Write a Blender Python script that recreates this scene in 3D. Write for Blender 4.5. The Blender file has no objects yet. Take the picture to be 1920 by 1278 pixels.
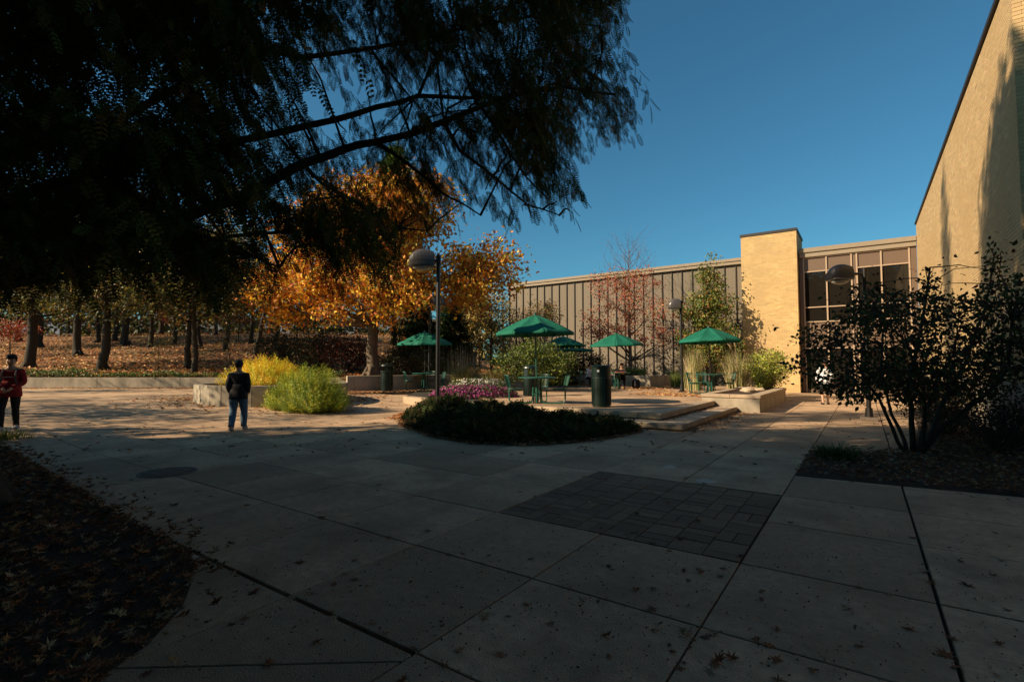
import bpy, bmesh, math, random
import numpy as np
from mathutils import Vector, Matrix

random.seed(7)
rng = np.random.default_rng(7)
SC = bpy.context.scene
COL = SC.collection
R = math.radians

# ------------------------------------------------------------------ camera
CAM_H = 1.55
FPX, YAW = 945.0, R(34.9)
PITCH = math.atan(45 / FPX)
cam_d = bpy.data.cameras.new('camera')
cam = bpy.data.objects.new('camera', cam_d)
COL.objects.link(cam)
cam.location = (0, 0, CAM_H)
cam.rotation_euler = (math.pi / 2 + PITCH, 0, YAW)
cam_d.sensor_width = 36.0
cam_d.lens = FPX / 1920 * 36.0
cam_d.clip_end = 3000
cam_d.clip_start = 0.05
SC.camera = cam

# ------------------------------------------------------------------ light
SUN_EL = R(30)
SUN_H = Vector((0.62, 0.785))            # horizontal direction the light travels
w = bpy.data.worlds.new('World')
SC.world = w
w.use_nodes = True
nt = w.node_tree
nt.nodes.clear()
sky = nt.nodes.new('ShaderNodeTexSky')
sky.sky_type = 'NISHITA'
sky.sun_disc = False
sky.sun_elevation = SUN_EL
sky.sun_rotation = math.atan2(-SUN_H.x, -SUN_H.y)
sky.altitude = 200
sky.air_density = 1.0
sky.dust_density = 1.2
sky.ozone_density = 3.0
bg = nt.nodes.new('ShaderNodeBackground')
bg.inputs['Strength'].default_value = 0.059
wo = nt.nodes.new('ShaderNodeOutputWorld')
tint = nt.nodes.new('ShaderNodeMix'); tint.data_type = 'RGBA'; tint.blend_type = 'MULTIPLY'
tint.inputs['Factor'].default_value = 1.0
tint.inputs['B'].default_value = (0.46, 0.97, 1.0, 1)
nt.links.new(sky.outputs[0], tint.inputs['A'])
nt.links.new(tint.outputs['Result'], bg.inputs[0])
nt.links.new(bg.outputs[0], wo.inputs[0])

sun_d = bpy.data.lights.new('sun', 'SUN')
sun_d.energy = 5.0
sun_d.angle = R(0.5)
sun_d.color = (1.0, 0.79, 0.53)
sun = bpy.data.objects.new('sun', sun_d)
COL.objects.link(sun)
ce, se = math.cos(SUN_EL), math.sin(SUN_EL)
sun.rotation_euler = Vector((SUN_H.x * ce, SUN_H.y * ce, -se)).to_track_quat('-Z', 'Y').to_euler()
sun.location = (-20, -35, 25)

SC.view_settings.view_transform = 'Standard'
SC.view_settings.look = 'None'
SC.view_settings.gamma = 1
SC.view_settings.exposure = 0.85
SC.view_settings.use_curve_mapping = False
SC.render.engine = 'CYCLES'
SC.cycles.max_bounces = 6
SC.cycles.transparent_max_bounces = 8

# ------------------------------------------------------------------ helpers
CY_, SY_ = math.cos(YAW), math.sin(YAW)
def W(r, d, z=0.0):
    """metres right / ahead of the camera -> world"""
    return Vector((r * CY_ - d * SY_, r * SY_ + d * CY_, z))
def RD(x, y):
    return x * CY_ + y * SY_, -x * SY_ + y * CY_
def lat(px, d):
    return (px - 960) / FPX * d
def zat(py, d):
    return CAM_H + (684 - py) / FPX * d
def P(px, d, z=0.0):
    return W(lat(px, d), d, z)
def at_Y(px, py, Yp):
    a = (px - 960) / FPX
    X, Y = a * CY_ - SY_, a * SY_ + CY_
    t = Yp / Y
    return X * t, CAM_H + (684 - py) / FPX * t
def gz(x, y):
    return min(0.33, max(0.0, 0.04 * (-x - 12.0)))
def clamp01(v):
    return max(0.0, min(1.0, v))
def hill_z(r, d):
    base = 0.92 + 0.135 * max(0.0, min(d, 60.0) - 27.5)
    t = clamp01((-r - 1.0) / 9.0)
    t = t * t * (3 - 2 * t)
    back = 0.5 * math.sin(r * .13 + d * .09) * clamp01((d - 30) / 20)
    return 0.55 + (base + 0.35 * back - 0.55) * (0.15 + 0.85 * t)

def link(o):
    COL.objects.link(o)
    return o
def tag(o, label=None, cat=None, group=None, kind=None):
    if label: o['label'] = label
    if cat: o['category'] = cat
    if group: o['group'] = group
    if kind: o['kind'] = kind
    return o
def empty(name, loc=(0, 0, 0), rz=0.0, label=None, cat=None, group=None, kind=None):
    o = bpy.data.objects.new(name, None)
    o.empty_display_size = 0.2
    link(o)
    o.location = loc
    o.rotation_euler = (0, 0, rz)
    return tag(o, label, cat, group, kind)
def mesh_np(name, V, F, mat=None, parent=None, col=None, smooth=False, loc=None):
    """V (n,3) array, F (m,k) array of k-gons, all the same size"""
    V = np.asarray(V, dtype=np.float32); F = np.asarray(F, dtype=np.int32)
    me = bpy.data.meshes.new(name)
    k = F.shape[1]
    me.vertices.add(len(V)); me.vertices.foreach_set('co', V.ravel())
    me.loops.add(F.size); me.loops.foreach_set('vertex_index', F.ravel())
    me.polygons.add(len(F))
    me.polygons.foreach_set('loop_start', np.arange(0, F.size, k, dtype=np.int32))
    me.polygons.foreach_set('loop_total', np.full(len(F), k, dtype=np.int32))
    me.update(calc_edges=True)
    if col is not None:
        a = me.color_attributes.new('col', 'FLOAT_COLOR', 'POINT')
        c = np.ones((len(V), 4), dtype=np.float32); c[:, :3] = col
        a.data.foreach_set('color', c.ravel())
    me.polygons.foreach_set('use_smooth', np.full(len(F), bool(smooth)))
    if mat: me.materials.append(mat)
    o = bpy.data.objects.new(name, me); link(o)
    if parent: o.parent = parent
    if loc is not None: o.location = loc
    return o
class MB:
    def __init__(s): s.v = []; s.f = []
    def add(s, vs, fs):
        n = len(s.v); s.v += [tuple(v) for v in vs]; s.f += [tuple(i + n for i in f) for f in fs]; return s
    def box(s, c, size, rz=0.0, M=None):
        x, y, z = size[0] / 2, size[1] / 2, size[2] / 2
        vs = [Vector((a, b, e)) for e in (-z, z) for a, b in ((-x, -y), (x, -y), (x, y), (-x, y))]
        m = Matrix.Rotation(rz, 3, 'Z') if M is None else M
        vs = [m @ v + Vector(c) for v in vs]
        return s.add(vs, [(3, 2, 1, 0), (4, 5, 6, 7), (0, 1, 5, 4), (1, 2, 6, 5), (2, 3, 7, 6), (3, 0, 4, 7)])
    def span(s, a, b):
        return s.box(((a[0]+b[0])/2, (a[1]+b[1])/2, (a[2]+b[2])/2), (abs(b[0]-a[0]), abs(b[1]-a[1]), abs(b[2]-a[2])))
    def bar(s, a, b, w_, t_, up=Vector((0, 0, 1))):
        a, b = Vector(a), Vector(b); d = b - a; L = d.length; d.normalize()
        x = d.cross(up)
        if x.length < 1e-4: x = d.cross(Vector((1, 0, 0)))
        x.normalize(); y = x.cross(d)
        M = Matrix((x, d, y)).transposed()
        return s.box((a + b) / 2, (w_, L, t_), M=M)
    def tube(s, pts, rad, n=8, cap=True):
        pts = [Vector(p) for p in pts]
        if not isinstance(rad, (list, tuple)): rad = [rad] * len(pts)
        base = len(s.v); prev = None
        for i, p in enumerate(pts):
            d = (pts[min(i + 1, len(pts) - 1)] - pts[max(i - 1, 0)])
            if d.length < 1e-6: d = Vector((0, 0, 1))
            d.normalize()
            if prev is None:
                u = d.cross(Vector((0, 0, 1)))
                if u.length < 0.05: u = d.cross(Vector((1, 0, 0)))
            else:
                u = prev - d * prev.dot(d)
                if u.length < 1e-4: u = d.cross(Vector((1, 0, 0)))
            u.normalize(); prev = u; v = d.cross(u)
            for k in range(n):
                a = 2 * math.pi * k / n
                s.v.append(tuple(p + (u * math.cos(a) + v * math.sin(a)) * rad[i]))
        for i in range(len(pts) - 1):
            for k in range(n):
                a = base + i * n + k; b = base + i * n + (k + 1) % n
                s.f.append((a, b, b + n, a + n))
        if cap:
            s.f.append(tuple(base + k for k in range(n))[::-1])
            s.f.append(tuple(base + (len(pts) - 1) * n + k for k in range(n)))
        return s
    def lathe(s, prof, n=24, c=(0, 0, 0), capb=True, capt=True):
        base = len(s.v)
        for r_, z in prof:
            for k in range(n):
                a = 2 * math.pi * k / n
                s.v.append((c[0] + r_ * math.cos(a), c[1] + r_ * math.sin(a), c[2] + z))
        for i in range(len(prof) - 1):
            for k in range(n):
                a = base + i * n + k; b = base + i * n + (k + 1) % n
                s.f.append((a, b, b + n, a + n))
        if capb: s.f.append(tuple(base + k for k in range(n))[::-1])
        if capt: s.f.append(tuple(base + (len(prof) - 1) * n + k for k in range(n)))
        return s
    def poly(s, pts, z0, z1):
        n = len(pts)
        vs = [(p[0], p[1], z0) for p in pts] + [(p[0], p[1], z1) for p in pts]
        fs = [tuple(range(n))[::-1], tuple(range(n, 2 * n))] + [(i, (i + 1) % n, (i + 1) % n + n, i + n) for i in range(n)]
        return s.add(vs, fs)
    def build(s, name, mat, parent=None, loc=None, bevel=0, smooth=False, rz=None):
        me = bpy.data.meshes.new(name)
        me.from_pydata(s.v, [], s.f); me.update()
        if smooth:
            me.polygons.foreach_set('use_smooth', np.ones(len(me.polygons), dtype=bool))
        if bevel:
            bm = bmesh.new(); bm.from_mesh(me)
            bmesh.ops.bevel(bm, geom=[e for e in bm.edges if e.is_manifold and e.calc_face_angle(0) > 0.6], offset=bevel, segments=1, affect='EDGES', profile=0.5)
            bm.to_mesh(me); bm.free()
        if mat: me.materials.append(mat)
        o = bpy.data.objects.new(name, me); link(o)
        if parent: o.parent = parent
        if loc is not None: o.location = loc
        if rz is not None: o.rotation_euler = (0, 0, rz)
        return o
def copy_tree(o, parent=None):
    c = o.copy(); COL.objects.link(c); c.parent = parent
    for ch in list(o.children): copy_tree(ch, c)
    return c

# ------------------------------------------------------------------ materials
MATS = {}
def mat(name, color, rough=0.8, var=0.0, scale=5.0, bump=0.0, bscale=None, metal=0.0, spec=0.3, attr=False, trans=0.0,
        stain=None, stain_scale=1.0, randv=0.0, sheen=0.0, detail=6, stretch=None):
    m = bpy.data.materials.new(name); m.use_nodes = True
    n = m.node_tree.nodes; l = m.node_tree.links
    b = n['Principled BSDF']
    b.inputs['Roughness'].default_value = rough
    b.inputs['Metallic'].default_value = metal
    b.inputs['Specular IOR Level'].default_value = spec
    tc = n.new('ShaderNodeTexCoord')
    src = tc.outputs['Object']
    geo = n.new('ShaderNodeNewGeometry')
    posn = geo.outputs['Position']
    if stretch:
        mp = n.new('ShaderNodeMapping'); mp.inputs['Scale'].default_value = stretch
        l.new(posn, mp.inputs[0]); posn = mp.outputs[0]
    if attr:
        at = n.new('ShaderNodeAttribute'); at.attribute_name = 'col'
        cur = at.outputs['Color']
    else:
        rgb = n.new('ShaderNodeRGB'); rgb.outputs[0].default_value = (*color, 1)
        cur = rgb.outputs[0]
    def mult(cur, fac, lo, hi):
        mr = n.new('ShaderNodeMapRange'); mr.inputs['To Min'].default_value = lo; mr.inputs['To Max'].default_value = hi
        l.new(fac, mr.inputs['Value'])
        mx = n.new('ShaderNodeMix'); mx.data_type = 'RGBA'; mx.blend_type = 'MULTIPLY'; mx.inputs['Factor'].default_value = 1
        l.new(cur, mx.inputs['A']); l.new(mr.outputs[0], mx.inputs['B'])
        return mx.outputs['Result']
    if var:
        nz = n.new('ShaderNodeTexNoise'); nz.inputs['Scale'].default_value = scale; nz.inputs['Detail'].default_value = detail
        l.new(posn, nz.inputs['Vector'])
        cur = mult(cur, nz.outputs[0], 1 - var, 1 + var)
    if randv:
        oi = n.new('ShaderNodeObjectInfo')
        cur = mult(cur, oi.outputs['Random'], 1 - randv, 1 + randv)
    if stain:
        nz = n.new('ShaderNodeTexNoise'); nz.inputs['Scale'].default_value = stain_scale; nz.inputs['Detail'].default_value = 5
        nz.inputs['Roughness'].default_value = 0.65
        l.new(posn, nz.inputs['Vector'])
        mr = n.new('ShaderNodeMapRange'); mr.inputs['From Min'].default_value = 0.42; mr.inputs['From Max'].default_value = 0.68
        l.new(nz.outputs[0], mr.inputs['Value'])
        mx = n.new('ShaderNodeMix'); mx.data_type = 'RGBA'
        l.new(mr.outputs[0], mx.inputs['Factor']); l.new(cur, mx.inputs['A']); mx.inputs['B'].default_value = (*stain, 1)
        cur = mx.outputs['Result']
    l.new(cur, b.inputs['Base Color'])
    if bump:
        nz = n.new('ShaderNodeTexNoise'); nz.inputs['Scale'].default_value = bscale or scale * 4; nz.inputs['Detail'].default_value = 6
        l.new(posn, nz.inputs['Vector'])
        bp = n.new('ShaderNodeBump'); bp.inputs['Strength'].default_value = bump; bp.inputs['Distance'].default_value = 0.02
        l.new(nz.outputs[0], bp.inputs['Height']); l.new(bp.outputs[0], b.inputs['Normal'])
    if trans:
        t = n.new('ShaderNodeBsdfTranslucent'); l.new(cur, t.inputs['Color'])
        ms = n.new('ShaderNodeMixShader'); ms.inputs[0].default_value = trans
        out = n['Material Output']
        l.new(b.outputs[0], ms.inputs[1]); l.new(t.outputs[0], ms.inputs[2]); l.new(ms.outputs[0], out.inputs[0])
    MATS[name] = m
    return m

M_CONC = mat('concrete_slab', (.41, .275, .17), .85, var=.42, scale=14, bump=.6, bscale=90, stain=(.26, .17, .105), stain_scale=1.1, randv=.26, detail=12)
M_JOINT = mat('joint_soil', (.03, .026, .02), .95, var=.4, scale=20)
M_PAVER = mat('paver_brick', (.165, .105, .065), .85, var=.3, scale=30, bump=.4, bscale=90, randv=.22)
M_CONCW = mat('concrete_wall', (.36, .30, .225), .85, var=.2, scale=6, bump=.3, bscale=50, stain=(.2, .17, .13), stain_scale=1.6, stretch=(1, 1, .35))
M_STEP = mat('step_concrete', (.42, .31, .21), .85, var=.2, scale=10, bump=.35, bscale=70, stain=(.25, .20, .15), stain_scale=1.3, randv=.05)
M_BRICK = mat('buff_brick', (.62, .44, .20), .85, attr=True, bump=.06, bscale=60, stain=(.42, .29, .14), stain_scale=.45)
M_MORTAR = mat('mortar', (.30, .205, .11), .95, var=.2, scale=12)
M_PANEL = mat('painted_siding', (.16, .132, .098), .7, var=.1, scale=3, bump=.1, bscale=30, randv=.07, stretch=(1, 1, .15))
M_BATTEN = mat('siding_batten', (.05, .04, .032), .7, var=.1)
M_FASCIA = mat('painted_fascia', (.24, .19, .135), .6, var=.12, scale=4)
M_COPE = mat('dark_metal_coping', (.035, .03, .03), .5, metal=.3)
M_BRONZE = mat('bronze_panel', (.12, .075, .048), .45, var=.08, scale=2, spec=.5)
M_MULL = mat('tan_mullion', (.36, .26, .18), .45)
M_MULCH = mat('mulch', (.045, .028, .018), .95, var=.5, scale=30, bump=1.0, bscale=60)
M_SOIL = mat('leafy_ground', (.22, .10, .045), .95, var=.45, scale=3.0, bump=.9, bscale=25, stain=(.10, .075, .03), stain_scale=.35)
M_GRASSG = mat('lawn_ground', (.06, .07, .03), .95, var=.4, scale=4)
M_LEAF = mat('leaf', (1, 1, 1), .55, attr=True, trans=.28, spec=.35)
M_LEAFD = mat('dark_leaf', (1, 1, 1), .7, attr=True, trans=.3, spec=.08)
M_DRY = mat('dry_leaf', (1, 1, 1), .75, attr=True, trans=.1, spec=.25)
M_BARK = mat('bark', (.115, .085, .06), .95, var=.4, scale=8, bump=1.0, bscale=30, stretch=(1, 1, .25))
M_BARKD = mat('dark_bark', (.042, .034, .024), .95, var=.4, scale=8, bump=1.0, bscale=30)
M_TWIG = mat('twig', (.12, .085, .065), .9)
M_CANVAS = mat('green_canvas', (.003, .105, .065), .8, var=.12, scale=3, bump=.9, bscale=7, trans=.08, stain=(.008, .13, .085), stain_scale=2.2)
M_GREEN = mat('green_coated_steel', (.010, .075, .052), .4, spec=.5, var=.15, scale=12)
M_BLACK = mat('black_metal', (.007, .006, .006), .4, spec=.5, var=.2, scale=20)
M_HEAD = mat('lamp_head_bronze', (.07, .063, .06), .35, spec=.6)
M_IRON = mat('cast_iron', (.11, .085, .065), .7, var=.4, scale=30)
M_ROCK = mat('boulder', (.38, .29, .2), .9, var=.35, scale=7, bump=.6, bscale=15)
M_FARW = mat('distant_facade', (.20, .22, .27), .8, var=.08, scale=.3)
M_DARKW = mat('dark_facade', (.12, .10, .085), .8, var=.12, scale=.6)
def glass(name, tint, rough=.03):
    m = bpy.data.materials.new(name); m.use_nodes = True
    b = m.node_tree.nodes['Principled BSDF']
    b.inputs['Base Color'].default_value = (*tint, 1); b.inputs['Roughness'].default_value = rough
    b.inputs['IOR'].default_value = 1.5; b.inputs['Specular IOR Level'].default_value = .6
    return m
M_GLASS = glass('tinted_window_glass', (.012, .010, .008))
M_BING = mat('bin_green', (.002, .012, .009), .4, spec=.5, var=.15, scale=12)
M_LENS = glass('frosted_lens', (.35, .33, .30), .25)
M_WHITE = mat('white_print', (.75, .75, .75), .6)

# ------------------------------------------------------------------ ground, plaza
g = MB()
N = 1500
g.add([(-N, -N, -.12), (N, -N, -.12), (N, N, -.12), (-N, N, -.12)], [(0, 1, 2, 3)])
tag(g.build('ground', M_GRASSG), kind='structure')

def clip_half(poly, a, b, c):            # keep a*x+b*y>=c
    out = []
    for i in range(len(poly)):
        p, q = poly[i], poly[(i + 1) % len(poly)]
        fp, fq = a * p[0] + b * p[1] - c, a * q[0] + b * q[1] - c
        if fp >= 0: out.append(p)
        if (fp >= 0) != (fq >= 0):
            t = fp / (fp - fq)
            out.append((p[0] + (q[0] - p[0]) * t, p[1] + (q[1] - p[1]) * t))
    return out
def in_poly(x, y, pl):
    c = False; j = len(pl) - 1
    for i in range(len(pl)):
        if (pl[i][1] > y) != (pl[j][1] > y) and x < (pl[j][0] - pl[i][0]) * (y - pl[i][1]) / (pl[j][1] - pl[i][1]) + pl[i][0]:
            c = not c
        j = i
    return c
# plaza bed below the slabs (dark joint filling), follows the slope
xs = [-75, -40, -20.25, -12.0, 14]
ys = [-18, 34]
pv = [(x, y, gz(x, y) - .03) for x in xs for y in ys]
pf = [(2 * i, 2 * i + 2, 2 * i + 3, 2 * i + 1) for i in range(len(xs) - 1)]
pb = MB(); pb.add(pv, pf)
plaza = tag(pb.build('plaza', M_JOINT), kind='structure')
def slab_bm(poly, gap=.007, top=.0, th=.05, holes=None):
    cx = sum(p[0] for p in poly) / len(poly); cy = sum(p[1] for p in poly) / len(poly)
    n = len(poly); ins = []
    for i in range(n):
        p = Vector(poly[i]); a = Vector(poly[i - 1]); b = Vector(poly[(i + 1) % n])
        e1 = (p - a).normalized(); e2 = (b - p).normalized()
        n1 = Vector((-e1.y, e1.x)); n2 = Vector((-e2.y, e2.x))
        m = n1 + n2
        if m.length < .05: m = n1
        k = gap / max(.3, m.normalized().dot(n1))
        q = p + m.normalized() * k
        ins.append((q.x, q.y))
    b = MB(); ch = .004
    v0 = [(x, y, gz(x, y) + top - th) for x, y in ins]
    v1 = [(x, y, gz(x, y) + top - ch) for x, y in ins]
    v2 = []
    for x, y in ins:
        dx, dy = cx - x, cy - y; L = math.hypot(dx, dy)
        v2.append((x + dx / L * ch * 1.5, y + dy / L * ch * 1.5, gz(x, y) + top))
    fs = [(i, (i + 1) % n, (i + 1) % n + n, i + n) for i in range(n)]
    fs += [(i + n, (i + 1) % n + n, (i + 1) % n + 2 * n, i + 2 * n) for i in range(n)]
    fs.append(tuple(range(2 * n, 3 * n)))
    b.add(v0 + v1 + v2, fs)
    return b
XL = [-.84 - 1.19 * k for k in range(0, 62)] ; XL = XL[::-1] + [.36, 1.55, 2.75, 3.95, 5.15, 6.35, 7.55, 8.75, 9.95, 11.15]
YL = [-6.3, -5.1, -3.9, -2.7, -1.5, -.3, .9, 2.0, 3.16, 4.34, 5.62, 6.84, 8.07, 9.3, 10.5, 11.7, 12.9, 14.1, 15.3, 16.5, 17.7, 18.9, 20.1, 21.3, 22.5, 23.7, 24.9, 26.1, 27.3, 28.5, 29.7, 30.9, 32.3]
cells = []
for i in range(len(XL) - 1):
    for j in range(len(YL) - 1):
        x0, x1, y0, y1 = XL[i], XL[i + 1], YL[j], YL[j + 1]
        cx, cy = (x0 + x1) / 2, (y0 + y1) / 2
        if 4.3 < cy < 6.9 and -3.25 < cx < -.8: continue        # paver inset
        if -3.22 > x1 + .2 and cy > 14.5 and cx > -12: continue      # under the terrace
        if cx > 2.5 and cy > 12.5: continue
        r_, d_ = RD(cx, cy)
        if r_ < -6 and d_ > 28: continue
        if cx < -13 and cy < 1.0: continue
        gl = .022 if x0 < .37 < x1 + .02 else .007
        poly = [(x0, y0), (x1, y0), (x1, y1), (x0, y1)]
        if abs(x1 - .36) < .01: poly = [(x0, y0), (x1 - .008, y0), (x1 - .008, y1), (x0, y1)]
        if abs(y1 - 2.0) < .01 and x1 < -1.9:
            poly = [(p[0], min(p[1], 1.98)) for p in poly]
        if cy < 2 and cx < -2.04:
            # diagonal joint from (-4.6,-.05) to (-2.06,1.88)
            a, b_ = -.605, .796
            c0 = a * -2.06 + b_ * 1.88
            for sgn in (1, -1):
                q = clip_half(poly, a * sgn, b_ * sgn, c0 * sgn)
                if len(q) >= 3: cells.append((d_, q))
            continue
        cells.append((d_, poly))
def vis_key(c):
    d = c[0]
    return d if d > .5 else 999 + abs(d)
cells.sort(key=vis_key)
nslab = 0
rest = MB()
for d_, poly in cells:
    cx = sum(p[0] for p in poly) / len(poly); cy = sum(p[1] for p in poly) / len(poly)
    r_, dd = RD(cx, cy)
    if nslab < 240 and dd > .8 and abs(r_) < dd * 1.25 + 1:
        slab_bm(poly, top=random.uniform(-.002, .002)).build('slab', M_CONC, plaza); nslab += 1
    else:
        s = slab_bm(poly); rest.add(s.v, s.f)
tag(rest.build('far_slabs', M_CONC, plaza), kind='stuff')
# paver inset: modular bricks of several sizes in eight columns
npav = 0
U = 2.37 / 24.0
cxs = [-3.21 + .295 * k for k in range(9)]
for ci in range(8):
    y = 4.36; x0 = cxs[ci]; x1 = cxs[ci + 1]
    while y < 6.80:
        kind = random.choice('ABBCD')
        if kind == 'A': h = .295; parts = [(x0, x1)]
        elif kind == 'B': h = .145; parts = [(x0, x1)]
        elif kind == 'C': h = .295; parts = [(x0, (x0 + x1) / 2), ((x0 + x1) / 2, x1)]
        else: h = .2; parts = [(x0, x1)]
        if y + h > 6.72: h = 6.82 - y
        for a, b_ in parts:
            slab_bm([(a, y), (b_, y), (b_, y + h), (a, y + h)], gap=.004, top=random.uniform(-.006, -.001)).build('paver', M_PAVER, plaza)
        y += h
# drain cover
dc = empty('drain_cover', (-8.3, 3.2, gz(-8.3, 3.2) + .002), label='round rusty cast iron drain cover in the shaded slabs at left', cat='drain cover')
b = MB(); b.lathe([(.37, 0), (.37, .008), (.33, .008), (.33, .003)], 32, capt=True); b.build('rim', M_IRON, dc)
b = MB()
for i in range(-4, 5):
    L = math.sqrt(max(.01, .31 ** 2 - (i * .07) ** 2))
    b.box((i * .07, 0, .008), (.035, 2 * L, .012))
for i in (-2, 0, 2):
    L = math.sqrt(.31 ** 2 - (i * .1) ** 2); b.box((0, i * .1, .0095), (2 * L, .03, .012))
b.build('grate', M_IRON, dc)
# pale worn patches on the slabs
def patch(cx, cy, rx, ry, seed):
    rr = random.Random(seed); b = MB(); n = 26
    vs = [(cx, cy, .0045)] + [(cx + rx * (1 + rr.uniform(-.35, .25)) * math.cos(2*math.pi*k/n), cy + ry * (1 + rr.uniform(-.35, .25)) * math.sin(2*math.pi*k/n), .0045) for k in range(n)]
    b.add(vs, [(0, k + 1, (k + 1) % n + 1) for k in range(n)])
    return b
M_PATCH = mat('dried_spill', (.44, .36, .28), .8, var=.5, scale=25)
tag(patch(-2.47, 7.72, .10, .17, 1).build('spill_mark', M_PATCH, plaza))
tag(patch(-1.78, 7.08, .15, .13, 2).build('spill_mark', M_PATCH, plaza))

# ------------------------------------------------------------------ terrace and steps
TZ = .34
terr = [(-14.6, 13.6), (-11.2, 12.62), (-4.18, 12.5), (-4.18, 30.5), (-30, 30.5), (-30, 23), (-19.3, 17.9), (-16.6, 16.4)]
tb = MB(); tb.poly([(-14.57, 13.63), (-11.2, 12.65), (-4.21, 12.53), (-4.21, 31.9), (-28, 31.9), (-27, 26), (-19.3, 20.3), (-17.3, 16.9)], -.05, TZ - .03)
terrace = tag(tb.build('terrace', M_JOINT), kind='structure')
# edge slabs (front nosing, each 1.2 to 2.4 m long)
def step_block(poly, z0, z1, name='step_block', parent=None, m=M_STEP):
    return MB().poly(poly, z0, z1).build(name, m, parent, bevel=.012)
step_block([(-14.6, 13.58), (-11.22, 12.6), (-11.1, 13.0), (-14.5, 13.98)], -.02, TZ, 'coping_stone', terrace)
x = -11.19
while x < -5.3:
    x2 = min(x + 1.75, -4.8)
    step_block([(x, 12.56), (x2 - .008, 12.53), (x2 - .008, 12.95), (x, 12.95)], TZ - .15, TZ, 'coping_stone', terrace); x = x2
step_block([(-4.8, 12.53), (-4.18, 12.5), (-4.18, 14.2), (-4.62, 14.2), (-4.62, 12.95), (-4.8, 12.95)], TZ - .15, TZ, 'coping_stone', terrace)
y = 14.208
for k in range(3):
    y2 = min(y + 1.6, 19.0)
    step_block([(-4.62, y), (-4.18, y), (-4.18, y2 - .008), (-4.62, y2 - .008)], TZ - .15, TZ, 'coping_stone', terrace); y = y2
MB().poly([(-11.19, 12.6), (-4.24, 12.56), (-4.24, 19), (-4.3, 19), (-4.3, 12.9), (-11.19, 12.9)], -.02, TZ - .16).build('riser', M_STEP, terrace)
# terrace floor slabs (butt against the nosing)
xs = [-4.62 - 1.8 * k for k in range(14)]
ys = [12.95 + 1.8 * k for k in range(11)]
TP = [(-14.5, 14.0), (-11.1, 12.95), (-4.62, 12.95), (-4.62, 31.8), (-28, 31.8), (-27, 26), (-19.3, 20.3), (-17.3, 16.9)]
for i in range(len(xs) - 1):
    for j in range(len(ys) - 1):
        q = [(xs[i + 1], ys[j]), (xs[i], ys[j]), (xs[i], ys[j + 1]), (xs[i + 1], ys[j + 1])]
        for k in range(len(TP)):                     # convex-ish clip (TP is counter clockwise)
            a, c = TP[k], TP[(k + 1) % len(TP)]
            nx, ny = -(c[1] - a[1]), c[0] - a[0]
            if len(q) >= 3: q = clip_half(q, nx, ny, nx * a[0] + ny * a[1])
        if len(q) < 3: continue
        n = len(q)
        c = (sum(p[0] for p in q) / n, sum(p[1] for p in q) / n)
        q = [(p[0] + (c[0] - p[0]) * .005, p[1] + (c[1] - p[1]) * .005) for p in q]
        MB().poly(q, TZ - .06, TZ - .002).build('terrace_slab', M_CONC, terrace)
# lower step
ls = tag(MB().poly([(-5.28, 11.97), (-3.54, 11.97), (-3.54, 18.0), (-3.6, 18.0), (-3.6, 12.03), (-5.28, 12.03)], -.02, .03).build('lower_step', M_STEP), kind='structure')
step_block([(-5.34, 11.9), (-3.48, 11.9), (-3.48, 12.49), (-5.34, 12.49)], .04, .17, 'step_block', ls)
y = 12.498
for k in range(4):
    y2 = y + 1.37
    step_block([(-4.17, y), (-3.48, y), (-3.48, y2 - .008), (-4.17, y2 - .008)], .04, .17, 'step_block', ls); y = y2
MB().poly([(-4.175, 12.49), (-3.55, 12.49), (-3.55, 17.9), (-4.175, 17.9)], -.02, .038).build('step_base', M_STEP, ls)

# stone-rimmed planter at the right end of the terrace
pl = empty('concrete_planter', (-3.7, 21.3, 0), label='low rectangular concrete planter with pale rim beside the steps', cat='planter')
def lp(pts): return [(x + 3.7, y - 21.3) for x, y in pts]
MB().poly(lp([(-4.6, 18), (-2.79, 18), (-2.79, 18.32), (-4.6, 18.32)]), -.02, .45).build('wall', M_CONCW, pl, bevel=.01)
MB().poly(lp([(-3.1, 18.33), (-2.80, 18.33), (-2.80, 24.6), (-3.1, 24.6)]), -.02, .45).build('wall', M_CONCW, pl, bevel=.01)
MB().poly(lp([(-4.6, 18.33), (-4.35, 18.33), (-4.35, 24.6), (-4.6, 24.6)]), -.02, .45).build('wall', M_CONCW, pl, bevel=.01)
MB().poly(lp([(-4.34, 24.3), (-3.11, 24.3), (-3.11, 24.6), (-4.34, 24.6)]), -.02, .45).build('wall', M_CONCW, pl, bevel=.01)
for q in ([(-4.63, 17.97), (-3.7, 17.97), (-3.7, 18.36), (-4.63, 18.36)], [(-3.695, 17.97), (-2.76, 17.97), (-2.76, 18.36), (-3.695, 18.36)]):
    MB().poly(lp(q), .46, .57).build('rim_stone', M_STEP, pl, bevel=.012)
y = 18.366
for k in range(4):
    for xa, xb in ((-3.13, -2.76), (-4.63, -4.32)):
        MB().poly(lp([(xa, y), (xb, y), (xb, y + 1.555), (xa, y + 1.555)]), .46, .57).build('rim_stone', M_STEP, pl, bevel=.012)
    y += 1.56
MB().poly(lp([(-4.34, 18.33), (-3.11, 18.33), (-3.11, 24.3), (-4.34, 24.3)]), .2, .5).build('soil', M_MULCH, pl)
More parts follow.
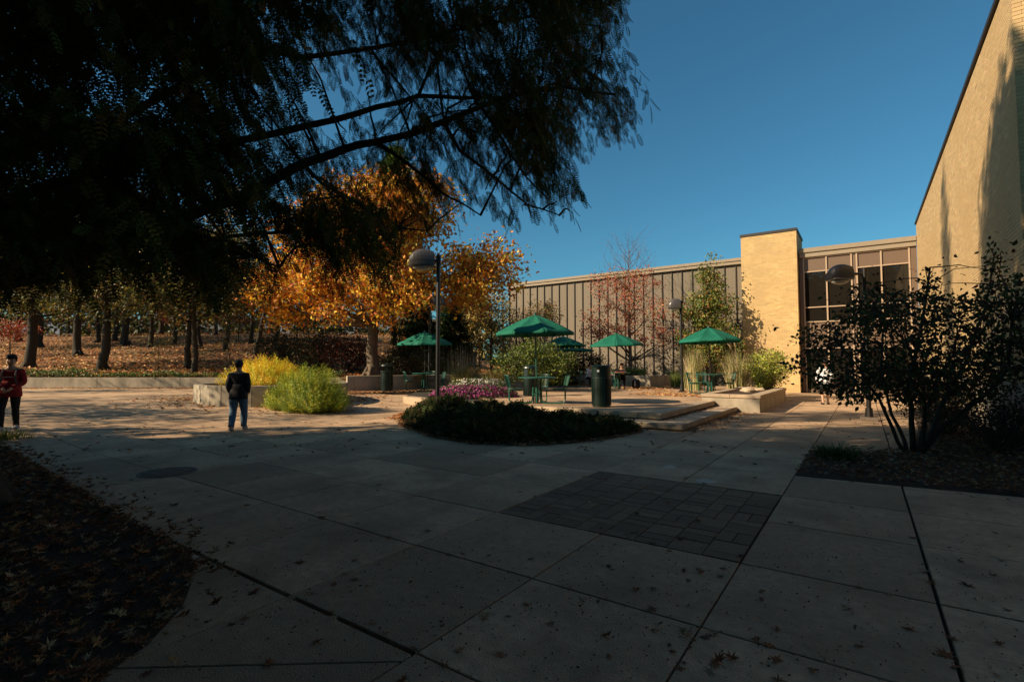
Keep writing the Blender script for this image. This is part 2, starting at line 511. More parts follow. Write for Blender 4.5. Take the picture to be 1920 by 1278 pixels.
def rock(loc, s, seed, name='boulder', parent=None):
    bm = bmesh.new(); bmesh.ops.create_icosphere(bm, subdivisions=3, radius=1)
    rr = np.random.default_rng(seed); ph = rr.uniform(0, 6, 6)
    for v in bm.verts:
        k = 1 + .12 * math.sin(v.co.x * 3 + ph[0]) + .1 * math.sin(v.co.y * 4 + ph[1]) + .08 * math.sin(v.co.z * 6 + ph[2] + v.co.x * 3)
        v.co = Vector((v.co.x * s[0], v.co.y * s[1], v.co.z * s[2])) * k
    me = bpy.data.meshes.new(name); bm.to_mesh(me); bm.free(); me.materials.append(M_ROCK)
    me.polygons.foreach_set('use_smooth', np.ones(len(me.polygons), dtype=bool))
    o = bpy.data.objects.new(name, me); link(o); o.location = loc
    return o
tag(rock((-3.75, 21.4, .56), (.27, .2, .13), 3), 'largest pale tan boulder lying in the rectangular planter', 'rock')
tag(rock((-3.6, 23.2, .52), (.2, .2, .09), 4), 'smaller flat tan rock at the back of the rectangular planter', 'rock')

# ------------------------------------------------------------------ beds, hill
def bed(name, poly, zfun, m, kind='structure', nx=40):
    xs_ = [p[0] for p in poly]; ys_ = [p[1] for p in poly]
    bm = bmesh.new()
    vs = [bm.verts.new((p[0], p[1], 0)) for p in poly]
    bm.faces.new(vs)
    step = max(.25, (max(xs_) - min(xs_)) / nx)
    x = min(xs_) + step
    while x < max(xs_):
        bmesh.ops.bisect_plane(bm, geom=bm.verts[:] + bm.edges[:] + bm.faces[:], plane_co=(x, 0, 0), plane_no=(1, 0, 0)); x += step
    y = min(ys_) + step
    while y < max(ys_):
        bmesh.ops.bisect_plane(bm, geom=bm.verts[:] + bm.edges[:] + bm.faces[:], plane_co=(0, y, 0), plane_no=(0, 1, 0)); y += step
    edge = {v for e in bm.edges if e.is_boundary for v in e.verts}
    for v in bm.verts:
        base = gz(v.co.x, v.co.y)
        v.co.z = base + (.002 if v in edge else zfun(v.co.x, v.co.y))
    me = bpy.data.meshes.new(name); bm.to_mesh(me); bm.free(); me.materials.append(m)
    me.polygons.foreach_set('use_smooth', np.ones(len(me.polygons), dtype=bool))
    o = bpy.data.objects.new(name, me); link(o)
    tag(o, kind=kind)
    return o
bumpz = lambda x, y: .035 + .012 * math.sin(x * 3.1) * math.sin(y * 2.7)
BED_L = [(-22, 1.9), (-12.9, 2.35), (-4.5, 1.93), (-4.0, 1.72), (-3.62, 1.5), (-3.3, 1.2), (-3.12, .9), (-3.1, .3), (-3.3, -1), (-4, -4), (-22, -4)]
BED_R = [(-.84, 8.12), (.4, 8.22), (1.6, 8.36), (8, 8.75), (8, 12.5), (2.38, 12.5), (2.38, 22), (1.3, 22), (1.0, 15), (.62, 11.45), (-.2, 11.0), (-.82, 10.75)]
BED_C = [(-11.6, 11.3), (-10.8, 10.0), (-9.5, 8.9), (-7.53, 7.95), (-6.3, 7.75), (-5.3, 8.2), (-4.8, 9.0), (-4.45, 10.1), (-4.3, 11.2), (-4.5, 11.85), (-5.36, 11.88), (-5.36, 12.5), (-11.2, 12.56)]
bed('left_planting_bed', BED_L, bumpz, M_MULCH)
bed('right_planting_bed', BED_R, bumpz, M_MULCH)
bed('centre_planting_bed', BED_C, bumpz, M_MULCH)

hv = []; hf = []
rs = np.concatenate([np.linspace(-260, -80, 10), np.linspace(-70, 6, 60)])
wall_d = lambda r: 27.1 if r < -8.6 else (27.1 - (r + 8.6) / 1.2 * 4.2 if r < -7.4 else 22.9 + (r + 7.4) * .62)
ds_off = [0, .5, 1.5, 3, 5, 8, 11, 15, 19, 24, 30, 38, 50, 80, 130, 260]
for r_ in rs:
    for do in ds_off:
        d_ = wall_d(r_) + do
        p = W(r_, d_, hill_z(r_, d_) + (.06 * math.sin(r_ * 1.7 + d_) if do > 1 else 0) - (0 if do else .04)); hv.append(tuple(p))
nd = len(ds_off)
for i in range(len(rs) - 1):
    for j in range(nd - 1):
        a = i * nd + j; hf.append((a, a + nd, a + nd + 1, a + 1))
hb = MB(); hb.add(hv, hf)
tag(hb.build('hill', M_SOIL, smooth=True), kind='structure')

# ------------------------------------------------------------------ retaining walls
def wall_seg(parent, a, b, z0a, z1a, z0b, z1b, th=.25):
    a = Vector(a[:2]); b = Vector(b[:2]); d = (b - a).normalized(); n = Vector((-d.y, d.x)) * th
    b = b - d * .012
    vs = [(a.x, a.y, z0a), (b.x, b.y, z0b), (b.x + n.x, b.y + n.y, z0b), (a.x + n.x, a.y + n.y, z0a),
          (a.x, a.y, z1a), (b.x, b.y, z1b), (b.x + n.x, b.y + n.y, z1b), (a.x + n.x, a.y + n.y, z1a)]
    m = MB(); m.add(vs, [(3, 2, 1, 0), (4, 5, 6, 7), (0, 1, 5, 4), (1, 2, 6, 5), (2, 3, 7, 6), (3, 0, 4, 7)])
    return m.build('wall_section', M_CONCW, parent, bevel=.01)
rw = empty('retaining_wall', label='long low concrete retaining wall below the leaf covered hill at left', cat='wall')
r_ = -44.0
while r_ < -9:
    r2 = min(r_ + 4.4, -8.6)
    wall_seg(rw, W(r_, 26.8), W(r2, 26.8), .1, .88, .1, .88); r_ = r2
    if r2 >= -8.6: break
rw2 = empty('retaining_wall', label='concrete retaining wall behind the ribbed green bin and under the orange tree', cat='wall')
wall_seg(rw2, W(-8.6, 26.9), W(-7.4, 22.7), .1, .88, .1, 1.06)
pts = [(-7.4, 22.7), (-6.0, 23.5), (-4.4, 24.6), (-2.6, 25.9), (-.8, 27.0), (1.2, 28.0)]
for i in range(len(pts) - 1):
    wall_seg(rw2, W(*pts[i]), W(*pts[i + 1]), .1, 1.06, .1, 1.06)
rw3 = empty('seat_wall', label='low tan concrete seat wall along the back of the terrace below the siding', cat='wall')
wall_seg(rw3, (-20, 27.3), (-14.8, 27.3), .2, .95, .2, .95, .3)
wall_seg(rw3, (-14.8, 27.3), (-9.7, 27.3), .2, .95, .2, .95, .3)
wall_seg(rw3, (-9.7, 27.32), (-8.9, 31.5), .2, .95, .2, .95, .3)
# round planter
rp = empty('round_planter', W(-8.9, 19, 0), label='round pale concrete planter ring holding the golden bush', cat='planter')
NSEG = 16
for k in range(NSEG):
    m = MB(); vs = []
    for z in (-.02, .87):
        for rr_, aa in ((2.6, 0), (2.6, .5), (2.6, 1), (2.32, 1), (2.32, .5), (2.32, 0)):
            a = 2 * math.pi * (k + aa * .985) / NSEG
            vs.append((rr_ * math.cos(a), rr_ * math.sin(a), z))
    m.add(vs, [(5, 4, 3, 2, 1, 0), (6, 7, 8, 9, 10, 11)] + [(i, (i + 1) % 6, (i + 1) % 6 + 6, i + 6) for i in range(6)])
    m.build('wall_section', M_CONCW, rp, bevel=.01)
m = MB(); m.lathe([(2.35, .1), (2.35, .75)], 32); m.build('soil', M_MULCH, rp)

# ------------------------------------------------------------------ brickwork
BC, BL = .0745, .245                       # course height, brick length
def brick_field(length, z0, z1, off=0.0, j=.009, proud=.012, seed=0):
    """bricks of a wall in local (u, z): returns list of (u0,u1,z0,z1)"""
    out = []; k = 0; z = z0
    while z + BC <= z1 + .001:
        u = -BL + (BL / 2 if k % 2 else 0) + off
        while u < length:
            a, b_ = max(0, u), min(length, u + BL)
            if b_ - a > .03: out.append((a + j / 2 if a > 0 else 0, b_ - j / 2 if b_ < length else length, z + j / 2, z + BC - j / 2))
            u += BL
        z += BC; k += 1
    return out
def bricks_mesh(name, origin, udir, nrm, fields, parent, proud=.006, seed=0, inset_back=.04, base=(.52, .36, .168)):
    rg = np.random.default_rng(seed)
    A = np.array(fields); n = len(A)
    o = np.array(origin); u = np.array(udir); nn = np.array(nrm)
    pr = proud + rg.uniform(-.0005, .0005, n)
    V = np.zeros((n, 8, 3))
    for i, (ui, zi, dd) in enumerate(((0, 2, 0), (1, 2, 0), (1, 3, 0), (0, 3, 0), (0, 2, 1), (1, 2, 1), (1, 3, 1), (0, 3, 1))):
        V[:, i, :] = o + np.outer(A[:, ui], u) + np.outer(np.where(dd, pr, -inset_back), nn)
        V[:, i, 2] += A[:, zi]
    F = np.array([(4, 5, 6, 7), (0, 1, 5, 4), (1, 2, 6, 5), (2, 3, 7, 6), (3, 0, 4, 7)])
    if np.dot(np.cross(u, [0, 0, 1]), nn) < 0: F = F[:, ::-1]
    FF = (F[None] + (np.arange(n) * 8)[:, None, None]).reshape(-1, 4)
    base = np.array(base)
    c = base[None] * rg.normal(1, .09, (n, 1)) * (1 + rg.normal(0, .02, (n, 3)))
    cc = np.repeat(c, 8, axis=0)
    return mesh_np(name, V.reshape(-1, 3), FF, M_BRICK, parent, col=cc)

# right hand brick building
WX, WY, WT = 2.4, 12.55, 8.78
rb = empty('brick_building', (WX, WY, 0), label='tall buff brick building with long windowless side wall at far right', cat='building')
Lw = 33.0 - WY
MB().span((.0, .0, -.1), (14, Lw - .02, WT - .06)).build('wall', M_MORTAR, rb)
MB().span((-.035, -.035, -.1), (14.05, Lw, 1.2)).build('plinth', M_CONCW, rb)
MB().span((-.06, -.06, WT), (14.1, Lw + .05, WT + .09)).build('coping', M_COPE, rb)
side = brick_field(Lw, 1.2, WT, off=0)
front = brick_field(14.0, 1.2, WT, off=BL / 2)
def wpos(kind, f):
    if kind == 's': return (WX, WY + (f[0] + f[1]) / 2, (f[2] + f[3]) / 2)
    return (WX + (f[0] + f[1]) / 2, WY, (f[2] + f[3]) / 2)
cand = []
for kind, fl in (('s', side), ('f', front)):
    for f in fl:
        X, Y, Z = wpos(kind, f); r_, d_ = RD(X, Y)
        px, py = 960 + FPX * r_ / d_, 684 - FPX * (Z - CAM_H) / d_
        ok = px < 1926 and -12 < py < 720
        cand.append(((0 if (kind == 'f' and ok) else 1 if ok else 2, Y), kind, f))
cand.sort(key=lambda c: c[0])
near = cand[:290]; far = cand[290:]
bm_cache = {}
for _, kind, f in near:
    w_ = round(f[1] - f[0], 3); key = (w_, kind)
    if key not in bm_cache:
        m = MB(); h = BC - .009
        if kind == 's': m.box((.0, 0, 0), (.05, w_, h))
        else: m.box((0, 0, 0), (w_, .05, h))
        o = m.build('brick', M_BRICK, rb)
        a = o.data.color_attributes.new('col', 'FLOAT_COLOR', 'POINT')
        a.data.foreach_set('color', np.tile([.46, .33, .172, 1], 8).astype(np.float32))  # same darkened brick colour as the rest of this building
        bm_cache[key] = o.data; obj = o
    else:
        obj = bpy.data.objects.new('brick', bm_cache[key]); link(obj); obj.parent = rb
    X, Y, Z = wpos(kind, f); jx = random.uniform(-.001, .001)
    obj.location = (X - WX + (.019 + jx if kind == 's' else 0), Y - WY + (.019 + jx if kind == 'f' else 0), Z)
fs = [c[2] for c in far if c[1] == 's']; ff = [c[2] for c in far if c[1] == 'f']
o = bricks_mesh('brickwork', (0, 0, 0), (0, 1, 0), (-1, 0, 0), fs, rb, seed=1, base=(.45, .32, .17)); tag(o, kind='stuff')  # the tower's brick, with weaker light on this wall put into a darker colour
o = bricks_mesh('brickwork', (0, 0, 0), (1, 0, 0), (0, -1, 0), ff, rb, seed=2, base=(.47, .335, .175)); tag(o, kind='stuff')

# brick tower
TX0, TX1, TY0, TY1, TT = -5.86, -2.95, 32.4, 35.6, 9.2
bt = empty('brick_tower', (TX0, TY0, 0), label='narrow sunlit buff brick tower block between siding and glass entrance', cat='building')
MB().span((.0, .0, -.1), (TX1 - TX0, TY1 - TY0, TT - .05)).build('wall', M_MORTAR, bt)
MB().span((-.05, -.05, TT - .02), (TX1 - TX0 + .05, TY1 - TY0 + .05, TT + .13)).build('coping', M_COPE, bt)
for org, ud, nr, L in (((0, 0, 0), (1, 0, 0), (0, -1, 0), TX1 - TX0), ((TX1 - TX0, 0, 0), (0, 1, 0), (1, 0, 0), TY1 - TY0), ((0, 0, 0), (0, 1, 0), (-1, 0, 0), TY1 - TY0)):
    tag(bricks_mesh('brickwork', org, ud, nr, brick_field(L, 0, TT - .03, off=.0), bt, seed=5), kind='stuff')

# siding building
SY, SX0, SX1, ST = 34.0, -24.0, -5.9, 8.25
sb = empty('siding_building', (SX0, SY, 0), label='long brown building with vertical board siding behind the terrace', cat='building')
L = SX1 - SX0
WN = (3.98, 4.78)                       # narrow window bay
MB().span((.02, .06, -.1), (L, 12, ST - .1)).build('wall', M_BATTEN, sb)
SP = .672
k = 0; x = .05
while x < L - .05:
    x2 = min(x + SP, L)
    if x < WN[0] < x2 - .1:
        MB().span((x + .012, 0, 0), (x2 - .012, .056, 4.75)).build('siding_panel', M_PANEL, sb)
        MB().span((x + .012, 0, 6.45), (x2 - .012, .056, 7.84)).build('siding_panel', M_PANEL, sb)
        wn = MB().span((x + .02, .03, 4.8), (x2 - .02, .055, 6.4)).build('window', M_BRONZE, sb)
        MB().span((x + .06, .02, 4.86), (x2 - .06, .028, 6.34)).build('pane', M_GLASS, wn)
    else:
        # each panel has two faint board grooves
        m = MB(); w3 = (x2 - x - .024) / 3
        for q in range(3):
            a = x + .012 + q * w3
            m.span((a, 0, 0), (a + w3 - .004, .056, 7.84))
        m.build('siding_panel', M_PANEL, sb)
    MB().span((x - .026, -.075, 0), (x + .026, .058, 7.83)).build('batten', M_BATTEN, sb)
    x = x2; k += 1
MB().span((-.12, -.2, 7.86), (L, .3, 8.06)).build('fascia', M_FASCIA, sb, bevel=.01)
MB().span((-.16, -.26, 8.065), (L, .3, 8.25)).build('fascia_cap', M_FASCIA, sb, bevel=.01)
m = MB()
for i in range(18): m.span((.07, .3 + i * .66, 0), (.0, .3 + i * .66 + .62, 7.84))
tag(m.build('side_siding', M_PANEL, sb), kind='stuff')

# glazed entrance
EY = 33.0; EX0, EX1 = -2.9, 2.4
eb = empty('glass_entrance', (0, EY, 0), label='glazed entrance link with tan mullions between tower and brick wall', cat='building')
MB().span((EX0, .9, 0), (EX1 - .03, 9, 8.1)).build('interior', M_DARKW, eb)
MB().span((EX0, .32, 8.0), (EX1 - .02, 9, 8.06)).build('roof', M_COPE, eb)
MB().span((EX0 + .02, -.22, 7.92), (EX1 - .02, .3, 8.17)).build('fascia_cap', M_FASCIA, eb, bevel=.01)
MB().span((EX0 + .02, -.14, 7.66), (EX1 - .02, .3, 7.915)).build('fascia', M_FASCIA, eb, bevel=.01)
MB().span((EX0 + .01, -.02, 0), (-2.72, .3, 7.65)).build('panel', M_BRONZE, eb)
MB().span((2.13, -.02, 0), (EX1 - .02, .3, 7.65)).build('panel', M_BRONZE, eb)
xs = [-2.68, -1.58, -.42, -.18, .89, 2.07]
for x in xs:
    MB().span((x - .035, -.06, 0), (x + .035, .12, 7.6)).build('mullion', M_MULL, eb)
MB().span((-.385, 0, 0), (-.215, .1, 7.58)).build('panel', M_BRONZE, eb)
MB().span((-2.72, -.055, 7.602), (2.1, .12, 7.655)).build('mullion', M_MULL, eb)
for a, b_ in ((xs[0], xs[1]), (xs[1], xs[2]), (xs[3], xs[4]), (xs[4], xs[5])):
    a += .037; b_ -= .037
    for z in (6.83, 4.80, 3.98, 2.5):
        MB().span((a, -.045, z - .03), (b_, .1, z + .03)).build('mullion', M_MULL, eb)
    MB().span((a, .02, 6.865), (b_, .06, 7.6)).build('panel', M_BRONZE, eb)
    MB().span((a, .03, 4.832), (b_, .045, 6.798)).build('pane', M_GLASS, eb)
    MB().span((a, .03, 4.012), (b_, .045, 4.768)).build('pane', M_GLASS, eb)
    MB().span((a, .02, 2.532), (b_, .06, 3.948)).build('panel', M_BRONZE, eb)
    dr = MB().span((a, .02, .22), (b_, .05, 2.468)).build('door', M_GLASS, eb)
    MB().span((a, -.01, 0), (b_, .018, .21)).build('kick_plate', M_BRONZE, dr)
    MB().span((b_ - .12, -.05, .9), (b_ - .08, .018, 1.35)).build('handle', M_MULL, dr)

# neighbouring building whose shade falls over the near plaza (stands behind the camera)
nb = empty('neighbour_building', (-19.7, -5, 0), label='four storey brown brick block behind the viewpoint that shades the near plaza', cat='building')
MB().span((0, -14, -.1), (40, 0, 11.8)).build('wall', M_DARKW, nb)
MB().span((-.1, -14.1, 11.8), (40.1, .1, 12.0)).build('coping', M_COPE, nb)
for i in range(12):
    for j in range(4):
        wn = MB().span((1.5 + i * 3.2, .0, .8 + j * 2.7), (3.3 + i * 3.2, .05, 2.4 + j * 2.7)).build('window', M_MULL, nb)
        MB().span((1.58 + i * 3.2, .052, .88 + j * 2.7), (3.22 + i * 3.2, .06, 2.32 + j * 2.7)).build('pane', M_GLASS, wn)

# far pale building beyond the wood
fb = empty('distant_building', W(-62, 95, 5.2), YAW, label='long pale grey building glimpsed between the trunks beyond the hill', cat='building')
MB().span((-45, 0, -2), (52, 12, 4.6)).build('wall', M_FARW, fb)
for i in range(15):
    for j in range(2):
        x = -42 + i * 6.2
        wn = MB().span((x, -.08, .4 + j * 2.0), (x + 4.2, 0.02, 1.3 + j * 2.0)).build('window', M_COPE, fb)
        MB().span((x + .15, -.12, .5 + j * 2.0), (x + 4.05, -.085, 1.2 + j * 2.0)).build('pane', M_GLASS, wn)
MB().span((-45.3, -.3, 4.6), (52.3, 12.3, 5.0)).build('roof', M_FASCIA, fb)

# ------------------------------------------------------------------ lamps
def make_lamp(label, loc, height, arm, az, head=(.78, .46, .42), hm=None):
    hm = hm or M_HEAD
    t = empty('street_lamp', loc, az, label=label, cat='lamp', group='dome headed lamp posts of the plaza')
    h = height
    MB().lathe([(.16, 0), (.16, .05), (.1, .08), (.085, .35)], 12).build('base', M_BLACK, t)
    MB().tube([(0, 0, .05), (0, 0, h)], .058, 12).build('pole', M_BLACK, t)
    # arm goes out along +x from pole top
    MB().tube([(0, 0, h - .12), (arm, 0, h - .12)], .04, 8).build('arm', M_BLACK, t)
    MB().box((0, 0, h - .1), (.13, .13, .3)).build('bracket', M_BLACK, t, bevel=.02)
    Lx, Wy, Hz = head
    x0 = arm; zb = h - .27
    m = MB(); n = 14; st = 7; prof = []
    # hood: arched section along x, rounded toward the front
    for i in range(st + 1):
        u = i / st
        sc = math.sqrt(max(0, 1 - max(0, (u - .45) / .62) ** 2)) if u > .45 else 1 - .12 * (1 - u / .45) ** 2
        ring = []
        for k in range(n + 1):
            a = math.pi * k / n
            ca, sa = math.cos(a), math.sin(a)
            yy = Wy / 2 * math.copysign(abs(ca) ** .75, ca) * (.6 + .4 * sc)
            zz = Hz * (abs(sa) ** .7) * sc
            ring.append((x0 + u * Lx, yy, zb + zz))
        prof.append(ring)
    vs = [p for ring in prof for p in ring]; q = n + 1
    fsx = [(i * q + k, i * q + k + 1, (i + 1) * q + k + 1, (i + 1) * q + k) for i in range(st) for k in range(n)]
    fsx.append(tuple(range(q))); fsx.append(tuple(st * q + k for k in range(q))[::-1])
    fsx.append(tuple([i * q for i in range(st + 1)] + [i * q + n for i in range(st, -1, -1)]))
    m.add(vs, fsx)
    hd = m.build('lamp_head', hm, t, smooth=False)
    MB().box((x0 + Lx * .47, 0, zb - .018), (Lx * .96, Wy * .98, .035)).build('trim_ring', M_HEAD, hd, bevel=.01)
    m = MB(); prof = [(math.cos(a) , -math.sin(a)) for a in (0, .4, .8, 1.2, 1.5)]
    b0 = len(m.v)
    m.lathe([(p[0], p[1]) for p in prof], 20)
    m.v = [(x0 + Lx * .47 + v[0] * Lx * .40, v[1] * Wy * .42, zb - .036 + v[2] * .12) for v in m.v]
    m.build('lens', M_LENS, hd, smooth=True)
    return t
# az = direction of the arm in world
def az_cam(a):      # angle in the camera frame (0 = right, 90 = away) -> world
    return a + YAW
d1 = 14.2
l1 = P(821, d1); make_lamp('dark lamp post rising from the evergreen bed with arched hood pointing left', (l1.x, l1.y, gz(l1.x, l1.y)), 4.62, .14, az_cam(R(196)), head=(.68, .44, .46))
make_lamp('dark lamp post behind the shrub at right with long arm and domed head', (.08, 17.36, 0), 4.25, .42, az_cam(R(180)), head=(.6, .44, .42), hm=M_BLACK)
MB_base = MB().box((.08, 17.36, .05), (.42, .42, .1)); tag(MB_base.build('lamp_base_block', M_IRON, bevel=.01), 'dark square footing block under the lamp post right of the path', 'footing')
l3 = P(1278, 22.6); make_lamp('lamp post standing right in front of the long siding wall', (l3.x, l3.y, TZ), 4.05, .05, az_cam(R(175)), head=(.5, .44, .42))
l4 = P(805, 25.5); make_lamp('distant grey lamp post seen just behind the near dark lamp post', (l4.x, l4.y, TZ), 4.55, .1, az_cam(R(-5)), head=(.7, .46, .42))
l5 = P(556, 31); make_lamp('thin lamp post among the dark shrubs left of the orange tree', (l5.x, l5.y, hill_z(*RD(l5.x, l5.y)) - .05), 4.4, .1, az_cam(R(150)))

# ------------------------------------------------------------------ umbrella tables
def make_umbrella_parts(t, Rr, ztop, drop, rot):
    MB().tube([(0, 0, .3), (0, 0, ztop - .02)], .024, 10).build('pole', M_BLACK if Rr > 1.3 else M_GREEN, t)
    MB().lathe([(.05, 0), (.045, .05), (.015, .09)], 12, c=(0, 0, ztop - .02)).build('finial', M_GREEN, t)
    nU, nV = 10, 6; A = 2 * math.pi / 8
    m = MB(); vs = []
    for i in range(nV + 1):
        u = i / nV
        for k in range(nU + 1):
            a = -A / 2 + A * k / nU
            edge = math.cos(A / 2) / math.cos(a)           # straight chord between ribs
            rr = Rr * u * (edge * .93 + .07)
            s = math.cos(a / (A / 2) * math.pi / 2)        # 0 at ribs, 1 mid panel
            z = ztop - drop * (u ** 1.22) - .055 * s * math.sin(u * math.pi * .75)
            z -= .0
            vs.append((rr * math.cos(a), rr * math.sin(a), z))
    # valance with a scalloped hem
    for k in range(nU + 1):
        a = -A / 2 + A * k / nU; s = math.cos(a / (A / 2) * math.pi / 2)
        x, y, z = vs[nV * (nU + 1) + k]
        vs.append((x * 1.004, y * 1.004, z - .05 - .05 * (1 - s) ))
    q = nU + 1
    m.add(vs, [(i * q + k, (i + 1) * q + k, (i + 1) * q + k + 1, i * q + k + 1) for i in range(nV + 1) for k in range(nU)])
    first = m.build('canopy_panel', M_CANVAS, t, smooth=True)
    md = first.modifiers.new('solid', 'SOLIDIFY'); md.thickness = .004
    first.rotation_euler = (0, 0, rot)
    for j in range(1, 8):
        c = first.copy(); link(c); c.rotation_euler = (0, 0, rot + j * A); c.parent = t
    rib = MB().tube([(.03, 0, ztop - .05)] + [(Rr * u * .985, 0, ztop - drop * (u ** 1.22) - .022) for u in (.25, .5, .75, .98)], .008, 5)
    r0 = rib.build('rib', M_BLACK, t); r0.rotation_euler = (0, 0, rot + A / 2)
    st = MB().tube([(.03, 0, ztop - drop - .12), (Rr * .5, 0, ztop - drop * (.5 ** 1.22) - .03)], .006, 5)
    s0 = st.build('strut', M_BLACK, t); s0.rotation_euler = (0, 0, rot + A / 2)
    for j in range(1, 8):
        for o in (r0, s0):
            c = o.copy(); link(c); c.rotation_euler = (0, 0, rot + A / 2 + j * A); c.parent = t
def make_table(loc, rz, label, angles):
    t = empty('picnic_table', loc, rz, label=label, cat='table', group='green metal tables with attached seats on the terrace')
    m = MB(); m.lathe([(.08, .795), (.6, .795), (.61, .80), (.61, .825), (.595, .83), (.08, .83)], 40, capb=False, capt=False)
    m.build('tabletop', M_GREEN, t)
    for k in range(3):
        a = 2 * math.pi * k / 3 + .4
        x, y = .13 * math.cos(a), .13 * math.sin(a)
        MB().tube([(x, y, .02), (x, y, .79)], .027, 8).build('leg', M_GREEN, t)
    MB().lathe([(.045, .1), (.045, .5)], 10).build('umbrella_sleeve', M_GREEN, t)
    MB().lathe([(.15, .28), (.15, .31)], 12).build('brace', M_GREEN, t)
    for a in angles:
        s = empty('seat', (0, 0, 0), a); s.parent = t
        # bent floor tubes out to the seat
        for sy in (-.13, .13):
            q = [(.13, sy * .5, .5), (.14, sy * .6, .12), (.19, sy * .7, .04), (.3, sy * .8, .02), (.72, sy, .02), (.83, sy, .04), (.88, sy, .12), (.885, sy, .40), (.86, sy, .43), (.55, sy, .435)]
            MB().tube(q, .021, 8).build('frame', M_GREEN, s)
        # seat pan of straps
        m = MB()
        for i in range(11):
            x = .52 + i * .04; hw = math.sqrt(max(.02, .215 ** 2 - ((x - .72) * .9) ** 2))
            m.bar((x, -hw, .462), (x, hw, .462), .026, .008)
        ring = [(.72 + .23 * math.cos(b_), .225 * math.sin(b_), .462) for b_ in [2 * math.pi * k / 20 for k in range(21)]]
        m.tube(ring, .011, 6, cap=False)
        m.build('seat_pan', M_GREEN, s)
        m = MB()
        top = []; bot = []
        for i in range(13):
            b_ = -.95 + 1.9 * i / 12
            bx, by = .70 + .235 * math.cos(b_), .235 * math.sin(b_) 
            tx, ty = .74 + .30 * math.cos(b_), .285 * math.sin(b_)
            zt = .90 - .03 * abs(b_) ** 2
            bot.append((bx, by, .50)); top.append((tx, ty, zt))
            m.bar(bot[-1], top[-1], .022 if 0 < i < 12 else .026, .007, up=Vector((-math.sin(b_), math.cos(b_), 0)))
        m.tube(top, .014, 6); m.tube(bot, .012, 6)
        m.build('backrest', M_GREEN, s)
    return t
def set_name_fix(t):
    pass
tabs = [
    (1007, 16.0, 1.27, 2.80, .56, TZ, 'round green metal table nearest the bins, under the largest dark green umbrella', 'largest dark green umbrella over the front table of the terrace', (R(183), R(-8), R(75)), .2),
    (797, 24.2, 1.32, 2.80, .56, TZ, 'green metal table by the ribbed bin under the leftmost umbrella', 'leftmost green umbrella below the orange tree, seen behind the lamp post', (R(190), R(-5), R(80)), .5),
    (1057, 27.8, 1.25, 2.80, .5, TZ, 'green metal table behind the front table at the back of the terrace', 'middle green umbrella just right of and behind the largest one', (R(200), R(-15)), .1),
    (1074, 30.6, 1.25, 2.34, .22, TZ, 'half hidden green table farthest back beside the dark hedge', 'flattest green umbrella, mostly hidden behind the middle one', (R(170), R(20)), .3),
    (1158, 25.6, 1.33, 2.80, .56, TZ, 'green metal table where a person in dark top sits reading', 'green umbrella over the seated reader in front of the siding', (R(170), R(100)), 0.39),
    (1332, 21.3, 1.31, 2.80, .56, TZ, 'sunlit green metal table beside the ornamental grasses and planter', 'bright green umbrella at right in front of the leafy oak', (R(180), R(0), R(95)), .15),
]
for px, d_, Rr, zt, dr, zb, lt, lu, angs, rot in tabs:
    p = P(px, d_, zb)
    t = make_table(p, YAW, lt, angs)
    u = empty('patio_umbrella', p, rot, label=lu, cat='umbrella', group='green patio umbrellas over the terrace tables')
    make_umbrella_parts(u, Rr, zt, dr, rot)
    u.rotation_euler = (R(random.uniform(-2.2, 2.2)), R(random.uniform(-2.2, 2.2)), rot)

# ------------------------------------------------------------------ bins
tb1 = P(1127, 14.7, TZ)
t = empty('trash_bin', tb1, YAW, label='tall dark green cylindrical litter bin with white sticker at the terrace edge', cat='trash bin', group=None)
MB().lathe([(.26, 0), (.26, .05), (.275, .06), (.275, .82)], 32).build('body', M_BING, t)
MB().lathe([(.278, .80), (.284, .81), (.284, .84), (.278, .85)], 32).build('band', M_BING, t)
MB().lathe([(.27, .85), (.275, 1.13), (.28, 1.14), (.285, 1.17), (.25, 1.205), (.0, 1.21)], 32).build('hood', M_BING, t)
m = MB()
for k in range(40):
    a = 2 * math.pi * k / 40
    m.box((.279 * math.cos(a), .279 * math.sin(a), .43), (.008, .018, .72), rz=a)
tag(m.build('slats', M_BING, t), kind='stuff')
m = MB(); a0 = R(-118)
vs = [(.281 * math.cos(a0 + q), .281 * math.sin(a0 + q), z) for z in (1.01, 1.07) for q in (-.11, 0, .11)]
m.add(vs, [(0, 1, 4, 3), (1, 2, 5, 4)]); m.build('sticker', M_WHITE, t)
tb2 = P(726, 23.0, .34)
t = empty('trash_bin', tb2, 0, label='ribbed dark green litter bin with side openings against the retaining wall', cat='trash bin')
m = MB(); m.lathe([(.23, 0), (.24, .82)], 24); m.build('body', M_BLACK, t)
for i in range(9):
    z = .03 + i * .095; rr = .262 + .03 * math.sin(i / 8 * math.pi)
    MB().lathe([(rr - .025, z), (rr, z + .01), (rr, z + .055), (rr - .025, z + .065)], 24, capb=False, capt=False).build('hoop', M_BING, t)
m = MB()
for k in range(20):
    a = 2 * math.pi * k / 20; m.box((.252 * math.cos(a), .252 * math.sin(a), .44), (.012, .02, .84), rz=a)
m.build('slats', M_BING, t)
MB().lathe([(.29, .88), (.30, .90), (.30, .94), (.27, .95)], 24, capb=True).build('collar', M_BING, t)
for k in range(4):
    a = math.pi / 4 + k * math.pi / 2
    MB().box((.25 * math.cos(a), .25 * math.sin(a), 1.05), (.03, .16, .2), rz=a).build('post', M_BING, t)
MB().lathe([(.29, 1.15), (.30, 1.17), (.29, 1.21), (.2, 1.25), (0, 1.26)], 24).build('lid', M_BING, t)
tb3 = P(994, 19.8, TZ)
t = empty('trash_bin', tb3, YAW, label='green litter bin with rounded lid partly hidden behind the front table', cat='trash bin')
